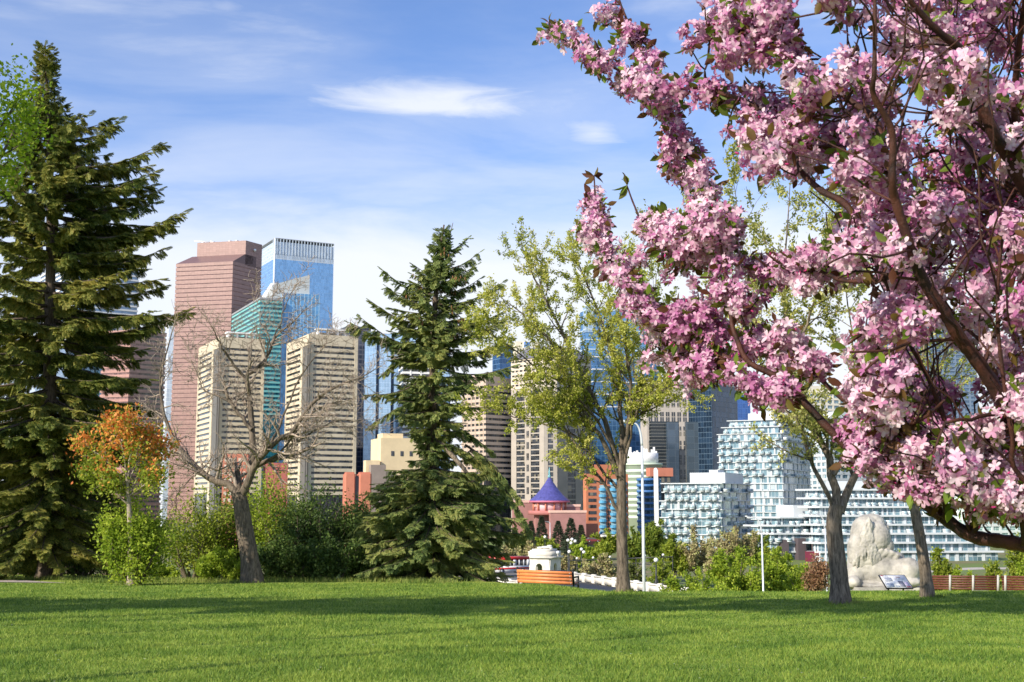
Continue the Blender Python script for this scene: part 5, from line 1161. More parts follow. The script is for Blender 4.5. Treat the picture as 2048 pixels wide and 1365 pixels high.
def crab_apple():
    R = np.random.default_rng(77); X0, Y0 = 2.25, 3.75; b = (X0, Y0, gz(X0, Y0))
    t = thing('crab_apple_tree', 'pink flowering crab apple tree filling the right side close to the viewer', 'tree', b)
    bark = mat_bark('red brown cherry bark', (.018, .011, .010), (.085, .031, .022), 5, .9, .5, .5)
    petal = mat_leaf('pink petals', [(.46, .15, .34), (.59, .29, .46), (.70, .43, .57), (.78, .57, .68), (.84, .69, .77)], trans=.42, clump=3.0, rough=.6)
    budm = mat_leaf('magenta buds', [(.42, .03, .16), (.60, .07, .26)], trans=.2, clump=3)
    leafm = mat_leaf('bronze and green crab apple leaves', [(.10, .035, .02), (.14, .085, .022), (.10, .16, .02), (.20, .28, .03)], trans=.4, clump=5)
    tk = MB(); tk.tube(spline([(X0, Y0, b[2] - .1), (X0 - .02, Y0, .5), (X0 - .1, Y0 - .05, 1.0), (X0 - .15, Y0 - .1, 1.5), (X0 - .1, Y0, 2.2), (X0, Y0, 3.2)], 16), np.linspace(.10, .05, 16), 12); tk.build('trunk', bark, t, smooth=True)
    # limbs: pixels, distance at root and tip, radius at root and tip (metres)
    LB = {
     'a': ([(2160, 1010), (2110, 950), (2048, 878), (2004, 800), (1964, 736), (1924, 682), (1886, 622), (1843, 554), (1820, 491), (1791, 403), (1784, 359), (1784, 264), (1747, 190), (1749, 135), (1750, -40)], 3.05, 2.6, .027, .005),
     'b': ([(2170, 1120), (2100, 1103), (2048, 1090), (1996, 1082), (1943, 1072), (1890, 1038), (1845, 1004), (1785, 965), (1735, 930), (1700, 900), (1650, 850), (1600, 797), (1547, 751), (1497, 724), (1473, 677), (1463, 643), (1452, 560), (1440, 480)], 3.3, 3.6, .027, .005),
     'c': ([(2180, 560), (2100, 440), (2048, 370), (2015, 311), (1989, 271), (1950, 175), (1934, 125), (1916, 95), (1875, 62), (1828, 11), (1790, -40)], 3.1, 2.75, .027, .006),
     'd': ([(1784, 359), (1765, 290), (1750, 240), (1710, 209), (1674, 180), (1640, 150), (1600, 120)], 2.95, 3.2, .014, .006),
     'e': ([(1945, 1060), (1925, 985), (1913, 932), (1903, 884), (1880, 817), (1853, 750), (1816, 682), (1790, 620), (1770, 560)], 3.35, 3.1, .010, .005),
     'f': ([(1832, 520), (1819, 527), (1785, 551), (1745, 561), (1684, 561), (1632, 540), (1581, 549), (1531, 542), (1480, 529)], 3.0, 3.8, .011, .004),
     'g': ([(1790, 965), (1760, 880), (1745, 847), (1700, 810), (1667, 783), (1620, 740), (1560, 690), (1500, 660)], 3.4, 3.6, .013, .005),
     'h': ([(1960, 735), (1971, 696), (1945, 668), (1923, 648), (1880, 590)], 3.3, 3.4, .008, .004),
     'i': ([(1770, 560), (1700, 420), (1640, 380), (1590, 330), (1540, 260), (1505, 211), (1446, 188), (1388, 176), (1329, 182), (1285, 164), (1221, 132), (1168, 97), (1139, 88), (1100, 62)], 3.1, 4.2, .012, .003),
     'j': ([(1440, 480), (1417, 387), (1396, 366), (1388, 337), (1367, 308), (1358, 264), (1338, 229), (1329, 188), (1297, 126), (1273, 90), (1262, 60), (1240, 5), (1232, -30)], 3.7, 4.2, .009, .004),
     'k': ([(1500, 730), (1446, 712), (1413, 680), (1345, 665), (1295, 626), (1261, 569), (1227, 529), (1200, 485), (1187, 441), (1190, 395), (1188, 352)], 3.6, 4.2, .010, .003),
     'l': ([(1452, 560), (1446, 500), (1430, 460), (1379, 470), (1328, 475), (1288, 450), (1268, 410), (1254, 372)], 3.65, 4.0, .008, .003),
     'm': ([(1484, 720), (1446, 722), (1413, 711), (1362, 704), (1310, 711)], 3.6, 3.9, .007, .003),
     'n': ([(1600, 120), (1560, 90), (1520, 70), (1470, 60), (1420, 80)], 3.2, 3.4, .008, .004),
     'o': ([(1989, 271), (1949, 161), (1905, 136), (1864, 106), (1800, 60), (1720, 30), (1650, 10)], 3.2, 3.0, .012, .005),
     'p': ([(2090, 1000), (2028, 935), (2025, 878), (2010, 780), (1995, 640), (2000, 520), (2015, 420)], 3.0, 2.8, .008, .004),
     'q': ([(2048, 370), (2030, 240), (2035, 120), (2050, 0), (2060, -80)], 3.3, 2.8, .014, .006),
     'r': ([(1943, 1068), (1960, 1045), (1975, 1000), (1990, 940)], 3.35, 3.2, .010, .005),
     't': ([(1785, 965), (1772, 905), (1800, 860), (1850, 835), (1890, 800)], 3.35, 3.1, .009, .004),
     'u': ([(1890, 1038), (1895, 970), (1935, 905), (1985, 870), (2010, 830)], 3.35, 2.95, .009, .004),
     'v': ([(2048, 1090), (2040, 1030), (2010, 980), (1985, 950), (1950, 925)], 3.3, 3.0, .008, .004),
     's': ([(1845, 1004), (1860, 985), (1890, 960), (1930, 955)], 3.4, 3.3, .008, .004)}
    CL = []      # blossom clumps: pixel, radius px, distance, limb
    def tube_of(key, pts):
        for i, (a, bb) in enumerate(zip(pts[:-1], pts[1:])):
            l = math.hypot(bb[0] - a[0], bb[1] - a[1]); k = max(1, int(l / (.75 * (a[2] + bb[2]) / 2)))
            for j in range(k): f = (j + .5) / k; CL.append((a[0] + (bb[0] - a[0]) * f + R.normal(0, 7), a[1] + (bb[1] - a[1]) * f + R.normal(0, 7), (a[2] + (bb[2] - a[2]) * f) * 1.2 * R.uniform(.72, 1.22), key, None))
            if R.random() < .55: q = R.random() * 6.283; o = a[2] * R.uniform(1.0, 1.7); CL.append((a[0] + o * math.cos(q), a[1] + o * math.sin(q), a[2] * R.uniform(.35, .6), key, None))
    tube_of('i', [(1092, 58, 16), (1110, 75, 20), (1139, 90, 28), (1168, 100, 20), (1221, 132, 34), (1262, 158, 38), (1300, 175, 38), (1345, 180, 34), (1388, 176, 28), (1446, 188, 26), (1500, 209, 26)])
    tube_of('j', [(1200, 12, 18), (1216, 34, 20), (1240, 50, 12), (1262, 62, 18), (1275, 95, 18), (1297, 126, 26), (1312, 150, 30)])
    tube_of('j', [(1329, 190, 34), (1342, 236, 26), (1358, 262, 22), (1367, 308, 34), (1390, 345, 40), (1398, 372, 30), (1417, 392, 22)])
    tube_of('k', [(1190, 385, 12), (1188, 415, 22), (1190, 450, 22), (1200, 487, 28), (1227, 529, 30), (1261, 565, 28), (1270, 600, 24), (1300, 628, 30), (1345, 655, 34), (1390, 660, 36), (1425, 650, 34)])
    tube_of('l', [(1280, 440, 10), (1290, 460, 22), (1320, 475, 36), (1355, 470, 48), (1395, 455, 50), (1432, 462, 44), (1455, 500, 30), (1450, 545, 22)])
    tube_of('l', [(1400, 395, 18), (1410, 415, 30), (1400, 440, 30)])
    tube_of('l', [(1330, 440, 26), (1360, 510, 34), (1400, 505, 36), (1440, 425, 30), (1470, 470, 26)])
    tube_of('m', [(1330, 670, 30), (1380, 650, 34), (1430, 690, 32), (1400, 625, 28), (1345, 620, 24), (1465, 760, 24)])
    tube_of('t', [(1765, 930, 34), (1785, 900, 36), (1820, 950, 36), (1850, 975, 28), (1800, 850, 34)])
    tube_of('u', [(1900, 985, 30), (1925, 935, 34), (1880, 920, 36), (1975, 880, 30), (1860, 880, 34)])
    tube_of('v', [(2000, 1000, 36), (1960, 985, 30), (2030, 985, 34), (1990, 950, 32), (1945, 1005, 22)])
    tube_of('b', [(1715, 880, 28), (1740, 910, 30), (1700, 850, 28)])
    for a in ((1712, 905, 24), (1735, 925, 30), (1760, 945, 34), (1785, 955, 36), (1810, 965, 34), (1838, 975, 30), (1862, 985, 26), (1890, 1005, 20), (1775, 920, 34), (1830, 930, 36), (1960, 1030, 22), (2010, 1020, 30), (2045, 1010, 30)): CL.append((*a, 'b', 'front'))
    tube_of('f', [(1480, 527, 22), (1531, 540, 30), (1581, 548, 30), (1640, 535, 28), (1600, 575, 24), (1640, 500, 26)])
    tube_of('b', [(1423, 576, 24), (1463, 605, 26), (1497, 600, 24), (1480, 640, 18)])
    tube_of('m', [(1298, 711, 16), (1330, 706, 24), (1375, 700, 32), (1413, 715, 32), (1446, 730, 24)])
    tube_of('m', [(1370, 750, 22), (1385, 770, 16), (1400, 740, 24)])
    tube_of('g', [(1478, 690, 26), (1520, 690, 30), (1558, 668, 26), (1600, 690, 24), (1560, 720, 26), (1620, 720, 30), (1650, 735, 30)])
    tube_of('b', [(1480, 780, 18), (1510, 770, 26), (1540, 790, 24), (1580, 780, 26), (1510, 800, 16)])
    tube_of('n', [(1405, 95, 22), (1425, 50, 36), (1460, 45, 44), (1500, 60, 50), (1540, 85, 44), (1500, 110, 34), (1450, 100, 30), (1450, 15, 30), (1520, 10, 40)])
    tube_of('d', [(1560, 40, 30), (1575, 110, 24), (1590, 140, 30), (1620, 165, 32), (1655, 180, 24), (1600, 190, 26)])
    tube_of('i', [(1500, 215, 26), (1490, 260, 26), (1510, 290, 36), (1545, 250, 30), (1540, 320, 30), (1580, 300, 36), (1560, 200, 22), (1600, 250, 34)])
    # the dense right side: clumps strewn through the crown's depth, leaving the gaps one sees through
    gaps = [(1600, 70, 30), (1655, 640, 50), (1640, 590, 34), (1668, 690, 28), (1930, 740, 46), (1835, 215, 16), (1965, 115, 18), (1965, 900, 16), (1660, 60, 22), (1715, 590, 12), (1605, 440, 40), (1560, 430, 40), (1560, 610, 34), (1795, 930, 8), (1700, 860, 16), (2020, 1035, 14), (1830, 320, 14), (1885, 655, 20)]
    lower = [(1560, 380), (1600, 420), (1640, 560), (1690, 800), (1720, 925), (1785, 975), (1840, 985), (1885, 1005), (1945, 1030), (2000, 1040), (2048, 1030), (2250, 1040)]
    limb3 = {}
    for key, (tr, ya, yb, ra, rb) in LB.items(): limb3[key] = limb(tr, ya, yb - ya, ra * .86, rb * .86, 6 * len(tr))
    extra = {k: [] for k in LB}
    def inside(q):
        u = q[0] / (q[1] * CT + (q[2] - EYE) * ST) * F + 1024; v = 682.5 - (-q[1] * ST + (q[2] - EYE) * CT) / (q[1] * CT + (q[2] - EYE) * ST) * F
        return u > 1560 and v < np.interp(u, [l[0] for l in lower], [l[1] for l in lower]) - 25 and all(math.hypot(u - g[0], v - g[1]) > g[2] for g in gaps)
    for k in ('a', 'b', 'c', 'd', 'e', 'o', 'p', 'q', 'g', 't', 'u', 'v'):
        for s in ramify(R, limb3[k][0], limb3[k][1], 16, .05, 1, .3, .7, 25, 75, .05, 9, .22, .30, .4, .003):
            m = 0
            while m < len(s[0]) and (m < 2 or inside(s[0][m])): m += 1
            if m > 3: extra[k].append((s[0][:m], s[1][:m]))
    allp = np.concatenate([np.concatenate([limb3[k][0]] + [e[0] for e in extra[k]]) for k in limb3]); allk = np.concatenate([[k] * (len(limb3[k][0]) + sum(len(e[0]) for e in extra[k])) for k in limb3])
    yy = -60.0; row = 0
    while yy < 1045:
        xx = 1545 + (row % 2) * 24.0 + R.uniform(-10, 10)
        while xx < 2230:
            px, py = xx + R.normal(0, 10), yy + R.normal(0, 10); rad = R.uniform(34, 52)
            ok = py < np.interp(px, [l[0] for l in lower], [l[1] for l in lower]) - rad * .6 and all(math.hypot(px - g[0], py - g[1]) > g[2] + rad * .45 for g in gaps)
            if px < 1660 and not (py < 380 or (py > 600 and py < 800)): ok = ok and False
            if px < 1600 and py > 330: ok = False
            if ok and R.random() < .84: CL.append((px, py, rad, None, R.uniform(2.75, 4.0)))
            xx += R.uniform(42, 60)
        yy += 40; row += 1
    per = {k: dict(P=[], D=[], S=[], BP=[], BD=[], BS=[], LP=[], LD=[], LS=[], tw=[]) for k in LB}
    for (px, py, rp, key, Y) in CL:
        if key is None:
            c = at(px, py, Y); i = np.argmin(np.linalg.norm(allp - c, axis=1) + .0); key = allk[i]; lp = allp[i]
            # keep the clump within reach of its limb
            v = c - lp; l = np.linalg.norm(v); 
            if l > .22:
                c = at(px, py, Y + (lp[1] - Y) * .6); i = np.argmin(np.linalg.norm(allp - c, axis=1)); key = allk[i]; lp = allp[i]
                if np.linalg.norm(c - lp) > (.38 if px > 1640 else .16): continue
        else:
            L3 = limb3[key][0]; u = np.array([(q[0] / (q[1] * CT + (q[2] - EYE) * ST) * F + 1024, 682.5 - (-(q[1]) * ST + (q[2] - EYE) * CT) / (q[1] * CT + (q[2] - EYE) * ST) * F) for q in L3])
            i = np.argmin((u[:, 0] - px) ** 2 + (u[:, 1] - py) ** 2); lp = L3[i]; c = at(px, py, lp[1] + R.normal(0, .05) - (.09 if Y == 'front' else 0))
        d = per[key]; r = rp / F * c[1]
        if np.linalg.norm(c - lp) > .02: d['tw'].append((spline([lp, (lp + c) / 2 + R.normal(0, .03, 3), c], 7), np.linspace(.004, .0018, 7)))
        n = max(5, int(4 * math.pi * r * r / (.036 ** 2) * 1.75)); v = nrm(R.normal(0, 1, (n, 3))); q = R.uniform(.45, 1.0, n)[:, None]
        d['P'].append(c + v * q * r * np.array((1, 1.15, 1))); d['D'].append(v + R.normal(0, .35, (n, 3)) + np.array((-.15, -.2, .12))); d['S'].append(R.uniform(.0140, .0212, n))
        m = max(1, n // 10); v = nrm(R.normal(0, 1, (m, 3))); d['BP'].append(c + v * r * .95); d['BD'].append(v + (0, 0, .3)); d['BS'].append(R.uniform(.012, .02, m))
        m = max(2, int(n * .30)); v = nrm(R.normal(0, 1, (m, 3))); d['LP'].append(c + v * r * R.uniform(.5, .95, (m, 1))); d['LD'].append(v + R.normal(0, .4, (m, 3)) + (0, 0, -.15)); d['LS'].append(R.uniform(.022, .05, m))
    for (px, py, key) in ((1188, 352, 'k'), (1254, 370, 'l'), (1300, 70, 'j'), (1098, 35, 'i'), (1240, 60, 'j'), (1435, 215, 'i'), (2040, 1040, 'r'), (1960, 1020, 'r'), (1875, 1035, 'b')):   # leafy shoot tips
        L3 = limb3[key][0]; i = np.argmin([np.linalg.norm(at(px, py, q[1]) - q) for q in L3]); c = at(px, py, L3[i][1]); d = per[key]
        d['tw'].append((spline([L3[i], (L3[i] + c) / 2, c], 5), np.linspace(.003, .0015, 5))); m = 8
        s = R.random((m, 1)); d['LP'].append(L3[i] + (c - L3[i]) * s); d['LD'].append(R.normal(0, .8, (m, 3)) + (0, 0, .35)); d['LS'].append(R.uniform(.03, .06, m))
    for key in LB:
        mb = MB(); p, r = limb3[key]; mb.tube(p, r * (1 + .06 * np.sin(np.arange(len(r)) * 1.7)), 10); d = per[key]
        if extra[key]: mb.tubes([a for a, _ in extra[key]], [q for _, q in extra[key]], 6)
        if d['tw']: mb.tubes([a for a, _ in d['tw']], [q for _, q in d['tw']], 5)
        br = mb.build('branch', bark, t, smooth=True)
        if d['P']:
            P, D, S = np.concatenate(d['P']), np.concatenate(d['D']), np.concatenate(d['S']); mb = MB(); mb.scatter(FLW_V, FLW_F, P, rot_to(R, D), S); mb.build('blossoms', petal, br)
            mb = MB(); mb.scatter(BUD_V, BUD_F, np.concatenate(d['BP']), rot_to(R, np.concatenate(d['BD'])), np.concatenate(d['BS'])); mb.build('buds', budm, br)['kind'] = 'stuff'
        if d['LP']:
            LV = np.array([(0, 0, 0), (.20, .30, .07), (.24, .55, .08), (.12, .82, .03), (0, 1, -.06), (-.12, .82, .03), (-.24, .55, .08), (-.20, .30, .07), (0, .3, 0), (0, .55, 0), (0, .82, -.01)])
            LF = [(0, 1, 8, 8), (1, 2, 9, 8), (2, 3, 10, 9), (3, 4, 10, 10), (0, 8, 7, 7), (8, 9, 6, 7), (9, 10, 5, 6), (10, 4, 5, 5)]
            LFq = [(1, 2, 9, 8), (2, 3, 10, 9), (8, 9, 6, 7), (9, 10, 5, 6)]; LFt = [(0, 1, 8), (3, 4, 10), (0, 8, 7), (10, 4, 5)]
            P, Rm, S = np.concatenate(d['LP']), rot_to(R, np.concatenate(d['LD'])), np.concatenate(d['LS']); mb = MB(); n, m = len(P), len(LV)
            v = np.einsum('nij,mj->nmi', Rm, LV) * S[:, None, None] + P[:, None, :]; o = np.arange(n)[:, None, None] * m
            mb.v.append(v.reshape(-1, 3)); mb.n = n * m; mb.f += [(o + np.array(LFq)[None]).reshape(-1, 4), (o + np.array(LFt)[None]).reshape(-1, 3)]; mb.uv += [None, None]
            mb.build('leaves', leafm, br)
crab_apple()
# ------------------------------------------------------------------ sculpture, benches, lamps, bridge and the rest
def remeshed(mb, name, mat, parent, voxel, smooth_it, disp=0.0, dscale=0.3, deep=0.0, dscale2=1.0):
    o = mb.build(name, mat, parent, smooth=True)
    m = o.modifiers.new('remesh', 'REMESH'); m.mode = 'VOXEL'; m.voxel_size = voxel; m.use_smooth_shade = True
    s = o.modifiers.new('smooth', 'SMOOTH'); s.iterations = smooth_it; s.factor = .5
    for st, sc in ((deep, dscale2), (disp, dscale)):
        if st:
            tx = bpy.data.textures.new(name, 'CLOUDS'); tx.noise_scale = sc; tx.noise_depth = 3; d = o.modifiers.new('displace', 'DISPLACE'); d.texture = tx; d.strength = st; d.mid_level = .5; d.texture_coords = 'LOCAL'
    return o
STONE_L = mat_plain('weathered pale limestone', (.50, .475, .43), .85, .18, 1.3, bump=.6, dark=(.19, .182, .168))
def stone_lion():
    Y = 50.0; m = Y / F; b = at(1772, 1180, Y)
    pl = thing('stone_plinth', 'low pale stone plinth under the reclining lion', 'plinth', b)
    mb = MB(); x0, x1 = at(1702, 1180, Y)[0], at(1845, 1180, Y)[0]; mb.box(x0, x1, Y - .75, Y + 1.6, b[2] - .5, b[2] + .14); mb.build('slab', STONE_L, pl)
    mb = MB(); mb.box(x0 + .05, x0 + 2.35, Y - .79, Y - .752, b[2] - .3, b[2] + .06); mb.build('front_joint_slab', STONE_L, pl)
    t = thing('lion_statue', 'large weathered stone lion reclining on its plinth seen from behind', 'statue', (b[0], b[1], b[2] + .14))
    mb = MB()
    def e(px, py, rx, ry, rd, dY=0.0, o=None): (o or mb).ball(at(px, py, Y + dY), (rx * m, rd, ry * m), 24, 14)
    e(1806, 1148, 36, 30, .70, -.05); e(1818, 1140, 22, 24, .50, -.3); e(1772, 1144, 48, 34, .68, .2); e(1745, 1130, 44, 46, .68, .4); e(1722, 1125, 28, 50, .55, .5); e(1712, 1150, 20, 28, .45, .3); e(1706, 1165, 16, 12, .5, -.1)
    e(1815, 1166, 27, 9, .35, -.55); e(1748, 1171, 50, 6, .4, -.1); e(1784, 1118, 26, 16, .5, .3); e(1735, 1090, 26, 30, .5, .6)
    for pts in (((1786, 1102), (1770, 1125), (1757, 1150), (1750, 1172)), ((1776, 1100), (1758, 1120), (1744, 1150), (1740, 1170)), ((1766, 1098), (1747, 1118), (1733, 1145), (1729, 1168)), ((1796, 1108), (1783, 1128), (1770, 1150), (1766, 1168))):
        mb.tube(spline([at(x, y, Y - .22 + .1 * i) for i, (x, y) in enumerate(pts)], 12), np.linspace(.12, .08, 12), 8)
    mb.tube(spline([at(1838, 1130, Y - .25), at(1842, 1150, Y - .4), at(1838, 1168, Y - .55), at(1815, 1174, Y - .72)], 12), np.linspace(.10, .06, 12), 8)
    remeshed(mb, 'body', STONE_L, t, .045, 6, .05, .16, .12, .7)
    mb = MB()
    for a in ((1734, 1074, 33, 44, .75, .45), (1752, 1076, 28, 34, .62, .2), (1722, 1104, 27, 44, .6, .3), (1744, 1052, 27, 24, .5, .5), (1768, 1092, 19, 20, .42, .2), (1740, 1112, 30, 30, .5, .15)): e(*a, o=mb)
    R = np.random.default_rng(3)
    for i in range(240):                                    # locks of hair running down the mane
        a = R.uniform(-1.1, 1.15); s0 = R.random(); px0, py0 = 1737 + 30 * math.sin(a) * (.35 + .65 * s0), 1034 + 66 * s0 + 14 * abs(math.sin(a)); dYm = .45 - .78 * math.cos(a * .9)
        px1, py1 = px0 + (8 * math.sin(a) + 5) * R.uniform(.5, 1.4) - 4, py0 + R.uniform(20, 34)
        mb.tube(spline([at(px0, py0, Y + dYm + .02), at((px0 + px1) / 2 + R.normal(0, 3), (py0 + py1) / 2, Y + dYm - .05), at(px1, py1, Y + dYm + .06)], 8), np.array([.03, .05, .055, .055, .05, .04, .03, .02]), 6)
    remeshed(mb, 'mane', STONE_L, t, .026, 1, .03, .10, .05, .5)
    mb = MB(); e(1771, 1057, 8, 9, .18, .45, mb); e(1766, 1062, 10, 10, .25, .5, mb); remeshed(mb, 'muzzle', STONE_L, t, .04, 3)
stone_lion()
def info_panel():
    Y = 44.0; b = at(1795, 1190, Y); t = thing('information_panel', 'tilted white information panel with pictures in front of the stone lion', 'sign', (b[0], Y, gz(b[0], Y)))
    c = [at(x, y, Y + d) for x, y, d in ((1759, 1151, .38), (1808, 1151, .38), (1825, 1176, 0), (1774, 1176, 0))]
    def q(u, v, lift=0.0):
        p = (c[3] * (1 - u) + c[2] * u) * (1 - v) + (c[0] * (1 - u) + c[1] * u) * v; n = nrm(np.cross(c[2] - c[3], c[0] - c[3])); return p + n * lift
    def slab(u0, u1, v0, v1, h0, h1):
        mb = MB(); P = [q(u0, v0, h0), q(u1, v0, h0), q(u1, v1, h0), q(u0, v1, h0), q(u0, v0, h1), q(u1, v0, h1), q(u1, v1, h1), q(u0, v1, h1)]
        mb.add(P, [(0, 3, 2, 1), (4, 5, 6, 7), (0, 1, 5, 4), (1, 2, 6, 5), (2, 3, 7, 6), (3, 0, 4, 7)]); return mb
    black = mat_plain('black metal frame', (.03, .03, .035), .4, .1, 3); fr = slab(-.03, 1.03, -.04, 1.04, -.05, 0).build('frame', black, t)
    pn = slab(0, 1, 0, 1, .001, .006).build('panel_face', mat_plain('white printed panel', (.82, .82, .84), .35, .03, 2), t)
    for nm, a, col in (('title_block', (.02, .14, .93, .98), (.50, .03, .05)), ('picture', (.02, .34, .05, .34), (.42, .48, .58)), ('picture', (.58, .78, .06, .52), (.16, .17, .24)), ('picture', (.40, .56, .04, .16), (.38, .44, .52)), ('picture', (.80, .95, .12, .44), (.45, .40, .58)), ('caption_block', (.80, .98, .03, .10), (.48, .06, .10)), ('caption_block', (.60, .78, .80, .85), (.22, .10, .12)), ('text_block', (.08, .40, .50, .80), (.70, .70, .74)), ('text_block', (.52, .88, .62, .74), (.72, .72, .76))):
        slab(*a, .0065, .009).build(nm, mat_plain(nm + str(a), col, .4, .15, 9), pn)
    for u in (.2, .8):
        p = q(u, .5, -.05); mb = MB(); mb.tube([(p[0], p[1], gz(p[0], p[1]) - .1), tuple(p)], [.035, .035], 8); mb.build('post', black, t)
info_panel()
def orange_bench():
    L, Rr = at(1039, 1160, 43.3), at(1148, 1165, 42.5); ax = nrm((Rr - L) * (1, 1, 1)); ln = np.linalg.norm(Rr - L); up = np.array((0, 0, 1.)); fw = nrm(np.cross(up, ax)); c = (L + Rr) / 2; bz = zat(1140, 42.9) - .86
    c[2] = bz; t = thing('park_bench', 'orange wooden park bench seen from behind at the lawn edge', 'bench', c, 'park benches')
    woodm = mat_plain('orange stained slats', (.76, .25, .085), .45, .14, 6); iron = mat_plain('black cast iron', (.02, .02, .022), .4, .1, 5)
    up = nrm(up - ax * ax[2]); lean = nrm(up - fw * .20)
    for i in range(4):
        o = c + fw * (-.10) + lean * (.40 + i * .118); mb = MB(); mb.obox(o, ax, fw, lean, ln, .035, .108); mb.build('back_slat', woodm, t)
    for i in range(4):
        o = c + fw * (-.02 + i * .115) + up * .415; mb = MB(); mb.obox(o, ax, fw, up, ln, .10, .032); mb.build('seat_slat', woodm, t)
    for s in (-1, 1):
        e = c + ax * (ln / 2 + .015) * s; mb = MB(); mb.bar(e - fw * .08 + up * .0, e - fw * .06 + up * .42, .06, .06, tuple(fw)); mb.bar(e - fw * .08 + up * .40, e - fw * .20 + up * .90, .055, .075, tuple(fw)); mb.bar(e + fw * .40, e + fw * .38 + up * .64, .05, .06, tuple(fw)); mb.bar(e - fw * .12 + up * .64, e + fw * .42 + up * .65, .05, .05); mb.bar(e - fw * .1 + up * .40, e + fw * .40 + up * .40, .05, .05)
        mb.ball(e - fw * .20 + up * .90, .045, 8, 5); mb.build('end_frame', iron, t)
        mb = MB()
        for i in range(4): mb.ball(e - ax * .05 * s - fw * .15 - fw * .024 * i + lean * (.455 + i * .118), .018, 6, 4)
        mb.build('bolts', METAL_G, t)
orange_bench()
def red_bench(label, xa, xb, Ya, Yb, posts, yt):
    wm = mat_plain('dark red stained slats ' + str(xa), (.125, .038, .024), .5, .25, 5); gm = mat_plain('grey bench post ' + str(xa), (.42, .41, .39), .5, .1, 4)
    za = zat(yt, Ya); a, b = np.array((xat(xa, Ya, za), Ya, za)), np.array((xat(xb, Yb, zat(yt + 1, Yb)), Yb, zat(yt + 1, Yb))); ax = nrm(b - a); ln = np.linalg.norm(b - a); H = .84; c = (a + b) / 2; c[2] -= H
    t = thing('park_bench', label, 'bench', c, 'park benches'); fw = nrm(np.cross((0, 0, 1), ax)); up = nrm(np.cross(ax, fw)); lean = nrm(up - fw * .12)
    for i in range(6): mb = MB(); mb.obox(c + lean * (.16 + i * .118) - fw * (.0), ax, fw, lean, ln, .03, .098); mb.build('back_slat', wm, t)
    for i in range(4): mb = MB(); mb.obox(c + fw * (.10 + i * .11) + up * .40, ax, fw, up, ln, .095, .03); mb.build('seat_slat', wm, t)
    for px in posts:
        f = (px - xa) / (xb - xa); p = a + (b - a) * f; p[2] -= H; mb = MB(); mb.bar(p - fw * .035 - up * .1, p - fw * .035 + lean * .88 + ax * .08, .10, .05, tuple(fw)); mb.bar(p + fw * .4 - up * .1, p + fw * .4 + up * .42, .06, .05, tuple(fw)); mb.build('post', gm, t)
red_bench('long dark red slatted bench touching the slim park tree', 1845, 1998, 60.5, 59.0, (1852, 1899, 1945, 1994), 1151)
red_bench('dark red slatted bench at the right edge of the picture', 2004, 2140, 59.0, 57.5, (2009, 2060, 2110), 1152)

PALE_METAL = mat_plain('pale grey painted steel', (.62, .66, .70), .35, .06, 2, metal=.2)
LAMP_DARK = mat_plain('dark lamp glass', (.10, .11, .12), .2, .1, 2)
def street_lamp(label, px, Y, ytop, ax, ay, r, group='street lamps'):
    z = zat(ytop, Y); x = xat(px, Y, z); g = gz(x, Y); t = thing('street_lamp', label, 'lamp post', (x, Y, g), group)
    h = z - g; arm = at(ax, ay, Y); mb = MB(); mb.tube([(x, Y, g - .2), (x, Y, g + h * .5), (x, Y, z)], [r * 1.15, r, r * .8], 12); mb.build('pole', PALE_METAL, t, smooth=True)
    P = spline([(x, Y, z - .02), (x + (arm[0] - x) * .12, Y, z + (arm[2] - z) * .55), (x + (arm[0] - x) * .45, Y, z + (arm[2] - z) * .92), tuple(arm)], 12); mb = MB(); mb.tube(P, np.linspace(r * .8, r * .45, 12), 8); mb.build('arm', PALE_METAL, t, smooth=True)
    d = nrm(P[-1] - P[-2]); mb = MB(); mb.bar(P[-1] - d * .05, P[-1] + d * .55, .2, .1); hd = mb.build('lamp_head', PALE_METAL, t); mb = MB(); mb.bar(P[-1] + d * .1 + (0, 0, -.06), P[-1] + d * .48 + (0, 0, -.06), .15, .03); mb.build('lens', LAMP_DARK, hd)
    mb = MB(); mb.lathe((x, Y, g - .1), [(r * 2.4, 0), (r * 2.4, .12), (r * 1.5, .2), (r * 1.4, .4)], 12); mb.build('base_plate', PALE_METAL, t)
street_lamp('tall pale grey lamp post at the lawn edge right of the young leafing tree', 1284, 50.0, 892, 1262, 846, .066)
street_lamp('white street lamp with curved arm standing among the lime trees', 1523.5, 130.0, 1066, 1500, 1034, .11)
street_lamp('thin pale street lamp just left of the forked park tree trunk', 1650, 150.0, 1056, 1630, 1030, .10)
street_lamp('small far street lamp between the conifers below the pink podium', 1100, 430.0, 1047, 1094, 1044, .13)

